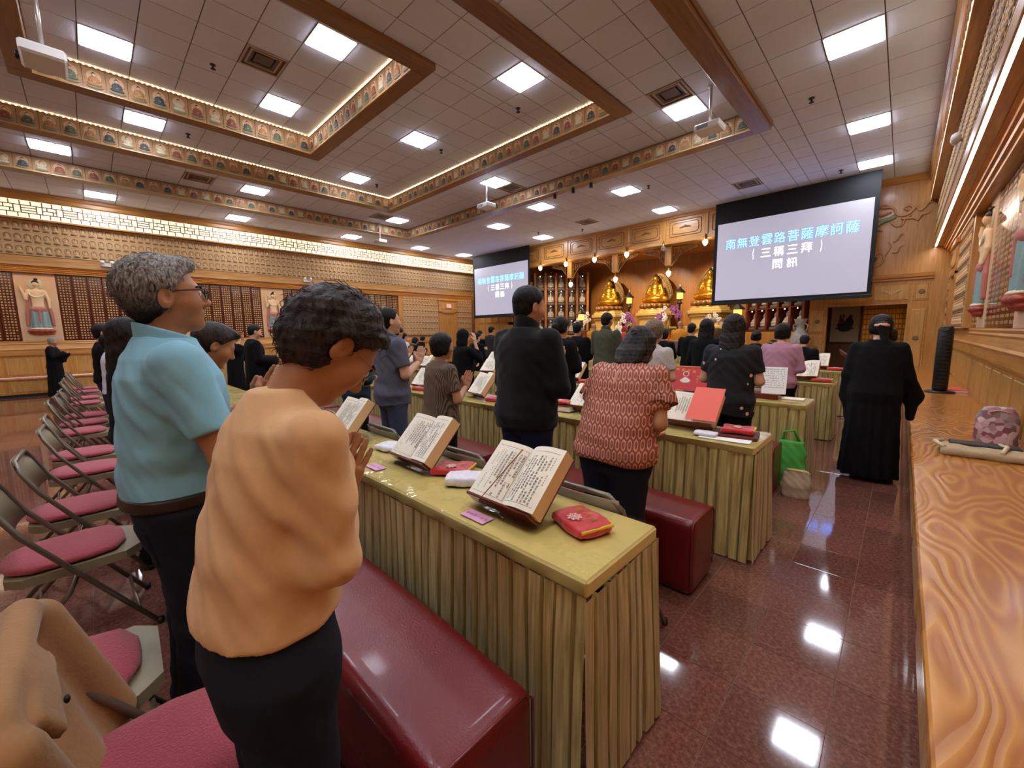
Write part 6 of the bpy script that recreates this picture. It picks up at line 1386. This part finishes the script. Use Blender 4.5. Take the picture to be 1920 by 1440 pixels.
def ex_man(root, d):
    glasses(root, d, mat('tortoise_frame', '1c1412', .3)); eyes(root, d)
    Lb = [(q[0], q[1], q[2], q[3], q[4]) for q in d['levels']]
    bf = lambda P: np.maximum(sd_stack(P, [(.90, 0, -.006, .206, .158), (1.0, 0, 0, .195, .15)]), np.abs(P[:, 2]-.94)-.019); link('belt', smesh('belt', [surf(bf, (-.25, -.2, .9), (.25, .2, .99), .008)], mat('brown_belt', '2a1c16', .4)), root)
    for s in (-1, 1): link('back_pocket', smesh('back_pocket', [surf(lambda P: smax(d['tf'](P)-.0055, sd_box(P, (s*.085, -.15, .795), (.052, .09, .066), .012), .003), (s*.085-.07, -.24, .71), (s*.085+.07, -.02, .88), .005)], NAVY), root)
person(mx_, my_, 1.695, 'grey-haired man in a sky blue polo shirt and glasses looking up', 'pray', lean=2, pitch=-6, top='polo', tm=BLUE, bm=NAVY, hair='shortg', hm=HG, skin=SKIN3, lod=0, bulk=1.1, hem=.945, sleeve='short', extra=ex_man, shoes=mat('brown_sandal', '5a3f32', .6),
       over={1: ((.265, .09, 1.08), (.05, .26, 1.20), (-.1, .55, .8), (-1, 0, 0)), -1: ((.265, .09, 1.08), (.05, .26, 1.20), (-.1, .55, .8), (-1, 0, 0)), 'curl': .12})
# ---------- second row
GREY = cloth_mat('slate_shirt', '5d5f6e', .85, var=.14, scale=40); HOOD = cloth_mat('black_fleece', '131213', .9, var=.2, scale=50, sheen=.3)
def stripes():
    m, nt, b = nmat('brown_stripe'); tc = node(nt, 'ShaderNodeTexCoord'); wv = node(nt, 'ShaderNodeTexWave', Scale=26, Distortion=1.0, Detail=1); wv.bands_direction = 'X'; nt.links.new(tc.outputs['Object'], wv.inputs['Vector']); rp = node(nt, 'ShaderNodeValToRGB'); e = rp.color_ramp.elements
    e[0].color = lin('3a2a22'); e[1].color = lin('7d6752'); nt.links.new(wv.outputs[0], rp.inputs[0]); nt.links.new(rp.outputs[0], b.inputs['Base Color']); b.inputs['Roughness'].default_value = .85; return m
def honey():
    """staggered oblong rings in salmon on rust"""
    m, nt, b = nmat('rust_oval_print'); tc = node(nt, 'ShaderNodeTexCoord'); sp = node(nt, 'ShaderNodeSeparateXYZ'); nt.links.new(tc.outputs['Object'], sp.inputs[0])
    def M(op, a, c=None):
        n = node(nt, 'ShaderNodeMath', operation=op)
        for i, v in enumerate((a, c)):
            if v is None: continue
            if isinstance(v, (int, float)): n.inputs[i].default_value = v
            else: nt.links.new(v, n.inputs[i])
        return n.outputs[0]
    u = M('MULTIPLY', M('ADD', sp.outputs[0], M('MULTIPLY', sp.outputs[1], .35)), 30.0); v = M('MULTIPLY', sp.outputs[2], 16.5); row = M('FLOOR', v); off = M('MULTIPLY', M('MODULO', row, 2.0), .5)
    fu = M('SUBTRACT', M('FRACT', M('ADD', u, off)), .5); fv = M('SUBTRACT', M('FRACT', v), .5)
    au = M('ABSOLUTE', fu); av = M('ABSOLUTE', fv); r = M('MAXIMUM', M('MULTIPLY', au, 1.25), M('ADD', M('MULTIPLY', av, .72), M('MULTIPLY', au, .55)))
    ring = M('LESS_THAN', M('ABSOLUTE', M('SUBTRACT', r, .33)), .065); mx = node(nt, 'ShaderNodeMix', data_type='RGBA'); mx.inputs[6].default_value = lin('8f4a38'); mx.inputs[7].default_value = lin('d99a7e'); nt.links.new(ring, mx.inputs[0]); nt.links.new(mx.outputs[2], b.inputs['Base Color']); b.inputs['Roughness'].default_value = .7; return m
def flowers_black():
    m, nt, b = nmat('black_floral'); tc = node(nt, 'ShaderNodeTexCoord'); vo = node(nt, 'ShaderNodeTexVoronoi', Scale=9.0); nt.links.new(tc.outputs['Object'], vo.inputs['Vector']); rp = node(nt, 'ShaderNodeValToRGB'); e = rp.color_ramp.elements
    e[0].position = .0; e[0].color = lin('e0b9b0'); e[1].position = .15; e[1].color = lin('121116'); rp.color_ramp.interpolation = 'CONSTANT'; nt.links.new(vo.outputs['Distance'], rp.inputs[0]); nt.links.new(rp.outputs[0], b.inputs['Base Color']); b.inputs['Roughness'].default_value = .85; return m
STR, HON, FLO = stripes(), honey(), flowers_black()
def exg(root, d): glasses(root, d, mat('gold_wire', 'b08a50', .3, 1), half=True)
def PX_(px, py, Y): p = at_y(px, py, Y); return p[0], p[2]
r2 = 1.92
x_, h_ = PX_(728, 580, r2); person(x_, r2, h_, 'young man in a slate grey short-sleeved shirt and faded jeans', 'pray', rz=-.12, lean=0, pitch=-4, top='shirt', tm=GREY, bm=JEANG, hair='short', skin=SKIN2, lod=1, bulk=1.05, hem=.82, extra=exg)
x_, h_ = PX_(822, 632, r2); person(x_, r2, h_+.02, 'short woman in a brown striped shirt with a black bob', 'pray', rz=-.1, lean=2, pitch=5, top='tee', tm=STR, bm=BLK, hair='bob', lod=1, bulk=1.08, fem=True, hem=.80, sleeve='short', extra=exg, skin=SKIN)
x_, h_ = PX_(985, 540, r2); person(x_, r2, h_, 'tall man in a charcoal zip fleece and blue jeans', 'pray', rz=-.05, lean=1, pitch=10, yaw=-12, top='hoodie', tm=HOOD, bm=JEAN, hair='short', lod=1, bulk=1.1, hem=.84)
def ex_clip(root, d):
    hc, Rh = d['hc'], d['Rh']; obj('hair_clip', MB().tube([tuple(hc+Rh @ np.array([.018*math.cos(a), -.135, .02+.018*math.sin(a)])) for a in np.linspace(0, 6.283, 14)], .004, 6), M_BLACK, root)
    link('keyhole', smesh('keyhole', [surf(lambda P: smax(d['gf'](P)-.003, sd_ell(P, d['B']((0, -.10, 1.335)), (.014, .12, .055)), .002), d['B']((0, -.1, 1.335))-.14, d['B']((0, -.1, 1.335))+.12, .006)], SKIN), root)
person(-1.06, 1.88, 1.53, 'woman in a rust and salmon oval-print blouse bowing her head', 'hold', lean=20, pitch=42, top='blouse', tm=HON, bm=NAVY, hair='halfup', hm=HBR, lod=1, bulk=1.26, fem=True, hem=.88, sleeve='short', skin=SKIN, extra=ex_clip)
TEAL = cloth_mat('dark_teal_denim', '1f3640', .85, var=.25, scale=30)
person(-4.35, 2.0, 1.50, 'woman in a dark teal denim shirt praying beside the grey-shirted man', 'pray', lean=6, pitch=25, top='shirt', tm=TEAL, bm=BLK, hair='long', lod=2, fem=True, hem=.70, sleeve='long', bulk=1.05)
# ---------- row one, farther along
person(-2.72, .22, 1.57, 'dark-haired woman reading a book beyond the man in blue', 'hold', lean=20, pitch=28, top='tee', tm=cloth_mat('speckled_black', '232126', var=.5, scale=120), bm=BLK, hair='shortg', hm=HW, lod=1, fem=True, bulk=1.1, sleeve='elbow', skin=SKIN3)
person(-3.45, .16, 1.56, 'woman with long brown hair in dark clothes behind the man in blue', 'pray', pitch=5, top='long', tm=BLK, bm=BLK, hair='long', hm=HBR, lod=2, fem=True)
WHT = cloth_mat('white_cotton', 'd9dbe6', .8, var=.05); FLB = mat('blue_floral', 'aab4d8', .8, var=.5, scale=60, detail=4)
person(-6.9, .16, 1.50, 'child in a blue floral and white shirt in the front row', 'pray', pitch=4, top='tee', tm=WHT, bm=JEAN, hair='short', lod=2, slim=.9); person(-7.9, .12, 1.64, 'person in a dark short-sleeved top beyond the child', 'pray', pitch=2, top='tee', tm=BLK, bm=JEAN, hair='short', lod=2)
person(-15.35, -.68, 1.50, 'elderly person in a black robe and grey cap by the far ledge', 'chest', rz=-.25, pitch=14, top='robe', tm=ROBE, hair='crop', hm=cloth_mat('grey_wool', '8c857c'), lod=2, skin=SKIN)
person(-7.95, 1.92, 1.645, 'man in a black robe in the second row beyond the peach-shirted woman', 'hold', pitch=16, top='robe', tm=ROBE, hair='short', lod=2, skin=SKIN2); person(-9.5, 1.95, 1.56, 'masked person in black raising a hand in the second row', 'pray', top='robe', tm=ROBE, hair='short', lod=3, over={1: ((.30, .05, 1.28), (.25, .12, 1.52), (0, .1, 1), (0, 1, 0)), -1: ((.235, .035, 1.10), (.022, .265, 1.19), (0, .42, .90), (-1, 0, 0))}); person(-6.1, 1.93, 1.50, 'stooping person in a dark jacket left of the peach-shirted woman', 'hold', lean=18, pitch=25, top='long', tm=BLK, bm=BLK, hair='short', hm=HBR, lod=2)
# ---------- third row
r3 = 3.76
x_, h_ = PX_(867, 622, r3); person(x_, r3, h_+.02, 'veiled woman in black holding a phone to her face', 'hold', top='robe', tm=ROBE, hair='hood', hm=BLK, lod=2, fem=True, pitch=6, over={1: POSE['phone'], -1: POSE['hold'], 'curl': .5}, skin=SKIN2)
x_, h_ = PX_(1050, 597, r3); person(x_, r3, h_, 'woman in a black robe with a clipped ponytail beside the tall man', 'pray', top='robe', tm=ROBE, hair='ponytail', lod=2, fem=True, pitch=6, skin=SKIN2, bulk=1.05)
OLV = cloth_mat('olive_shirt', '4a4a3a', .85, var=.15, scale=40)
x_, h_ = PX_(1137, 588, 5.75); person(x_, 5.75, h_, 'man in an olive long-sleeved shirt facing the altar', 'pray', top='shirt', sleeve='long', tm=OLV, bm=BLK, hair='short', lod=2, pitch=8, hem=.86, bulk=1.05)
CUR = mat('grey_lace', 'b9b2ac', .85, var=.4, scale=70)
x_, h_ = PX_(1217, 603, r3); person(x_+.02, r3, h_, 'curly sandy-haired woman in a grey lace top', 'hold', lean=5, pitch=15, top='tee', tm=CUR, bm=BLK, hair='curly', hm=HC, lod=2, fem=True, bulk=1.1, skin=SKIN2)
x_, h_ = PX_(1375, 592, r3); person(x_, r3, h_, 'woman with long dark hair in a black top with small pink flowers', 'hold', lean=3, pitch=14, top='tee', tm=FLO, bm=BLK, hair='long', hm=HBR, lod=1, fem=True, bulk=1.18, hem=.80, skin=SKIN2)
person(-7.2, r3, 1.56, 'woman with long hair in black beyond the grey-shirted man', 'pray', top='robe', tm=ROBE, hair='long', lod=3, fem=True); person(-6.45, r3, 1.58, 'person in a white shirt half hidden behind the grey-shirted man', 'pray', top='tee', tm=WHT, bm=BLK, hair='short', lod=3, pitch=20)
# ---------- fourth row and beyond
x_, h_ = PX_(1326, 600, 5.74); person(x_, 5.74, h_, 'woman with wavy black hair in a black robe, fourth row', 'pray', top='robe', tm=ROBE, hair='long', lod=2, fem=True, pitch=4, skin=SKIN2); x_, h_ = PX_(1297, 612, 7.71); person(x_, 7.71, h_+.05, 'man in a black robe with short cropped hair near the front', 'pray', top='robe', tm=ROBE, hair='crop', lod=2, skin=SKIN2)
PNK = cloth_mat('mauve_sweatshirt', 'b58498', .9, var=.08, scale=50, sheen=.3)
x_, h_ = PX_(1467, 608, 5.74); person(x_, 5.74, h_, 'woman in a mauve pink sweatshirt with short black hair', 'hold', lean=3, pitch=10, top='long', tm=PNK, bm=BLK, hair='bob', lod=1, fem=True, bulk=1.15, hem=.86, skin=SKIN2)
x_, h_ = PX_(1418, 628, 7.71); person(x_, 7.71, h_+.06, 'woman in black with a small bun left of the pink sweatshirt', 'pray', top='robe', tm=ROBE, hair='bun', lod=3, fem=True); x_, h_ = PX_(1506, 640, 7.71); person(x_, 7.71, 1.36, 'short dark-haired person right of the pink sweatshirt, bowing', 'hold', lean=10, pitch=25, top='robe', tm=ROBE, hair='short', lod=3)
x_, h_ = PX_(1083, 605, 5.74); person(x_, 5.74, h_, 'broad man in a black robe left of the olive shirt', 'pray', top='robe', tm=ROBE, hair='short', lod=2, bulk=1.15)
for px, py, Y, lab, hr, md in ((893, 628, 5.8, 'small dark-haired worshipper right of the veiled woman', 'short', ROBE), (899, 623, 7.8, 'black-robed worshipper in the fifth row, left of two', 'short', ROBE), (921, 615, 7.8, 'worshipper in a brown robe in the fifth row, right of two', 'short', cloth_mat('brown_robe', '2e2523')), (757, 628, 5.8, 'worshipper with ruffled hair right of the grey-shirted man', 'short', WHT), (1197, 620, 9.6, 'black-robed worshipper far ahead of the curly-haired woman', 'short', ROBE), (1245, 628, 7.8, 'black-robed worshipper right of the curly-haired woman', 'bob', ROBE)):
    x_, h_ = PX_(px, py, Y); person(x_, Y, max(1.46, h_+.04), lab, 'pray', top='robe' if md is not WHT else 'tee', tm=md, bm=BLK, hair=hr, lod=3, skin=SKIN2)
for px, py, Y, hh, lab in ((768, 655, 5.75, 1.40, 'stooped dark-haired worshipper between the striped and grey shirts'), (785, 660, 7.7, 1.42, 'bowing worshipper behind a red cloth in the fifth row')):
    x_, h_ = PX_(px, py, Y); person(x_, Y, hh, lab, 'pray', lean=16, pitch=25, top='robe', tm=ROBE, hair='bob', lod=3)
# ---------- aisle: robed women by the ledge
def ex_tie(root, d):
    hc, Rh = d['hc'], d['Rh']; mb = MB().ball(tuple(hc+Rh @ np.array([0.01, -.155, .002])), (.045, .022, .026), 10, 6); mb.tube([tuple(hc+Rh @ np.array(p)) for p in ((-.05, -.14, .006), (0, -.165, -.0), (.06, -.14, .002))], .012, 8); obj('hair_tie', mb, mat('blush_scrunchie', 'd9a08c', .8), root)
person(-.15, 5.12, 1.56, 'woman in a long black robe with a blush hair tie leaning by the ledge', 'down', rz=.05, lean=8, pitch=10, top='robe', tm=ROBE, hair='ponytail', lod=1, fem=True, bulk=1.1, extra=ex_tie, skin=SKIN2, over={1: ((.24, .05, 1.09), (.29, .20, .88), (0, .8, -.4), (0, 0, -1)), -1: ((.225, .02, 1.09), (.20, .12, .86), (0, .3, -1), (1, 0, 0)), 'curl': .3})
person(-.20, 6.6, 1.44, 'second black-robed woman half hidden behind the robed woman by the ledge', 'hold', lean=6, top='robe', tm=ROBE, hair='bun', lod=3, fem=True).location.x = -.12
# ---------- clergy at the altar
SAF = cloth_mat('saffron_robe', 'd98a2a', .8, var=.12, scale=14); REDK = mat('red_kasaya', 'c0241c', .6, var=.2, scale=14)
for px, py, Y, hh, lab, m_ in ((1113, 600, 12.6, 1.74, 'shaven monk in a saffron robe at the left of the altar', SAF), (1276, 597, 12.6, 1.74, 'shaven monk in a saffron robe right of the altar centre', SAF), (1171, 610, 12.4, 1.62, 'officiant in a red and gold robe bowing at the altar', REDK), (1334, 592, 13.0, 1.78, 'shaven monk in a dark robe near the right screen', cloth_mat('umber_robe', '5a4632'))):
    x_, h_ = PX_(px, py, Y); person(x_, Y, hh, lab, 'pray', top='robe', tm=m_, hair='bald' if m_ is not REDK else 'crop', hm=REDK, lod=2, skin=SKIN, bulk=1.1)
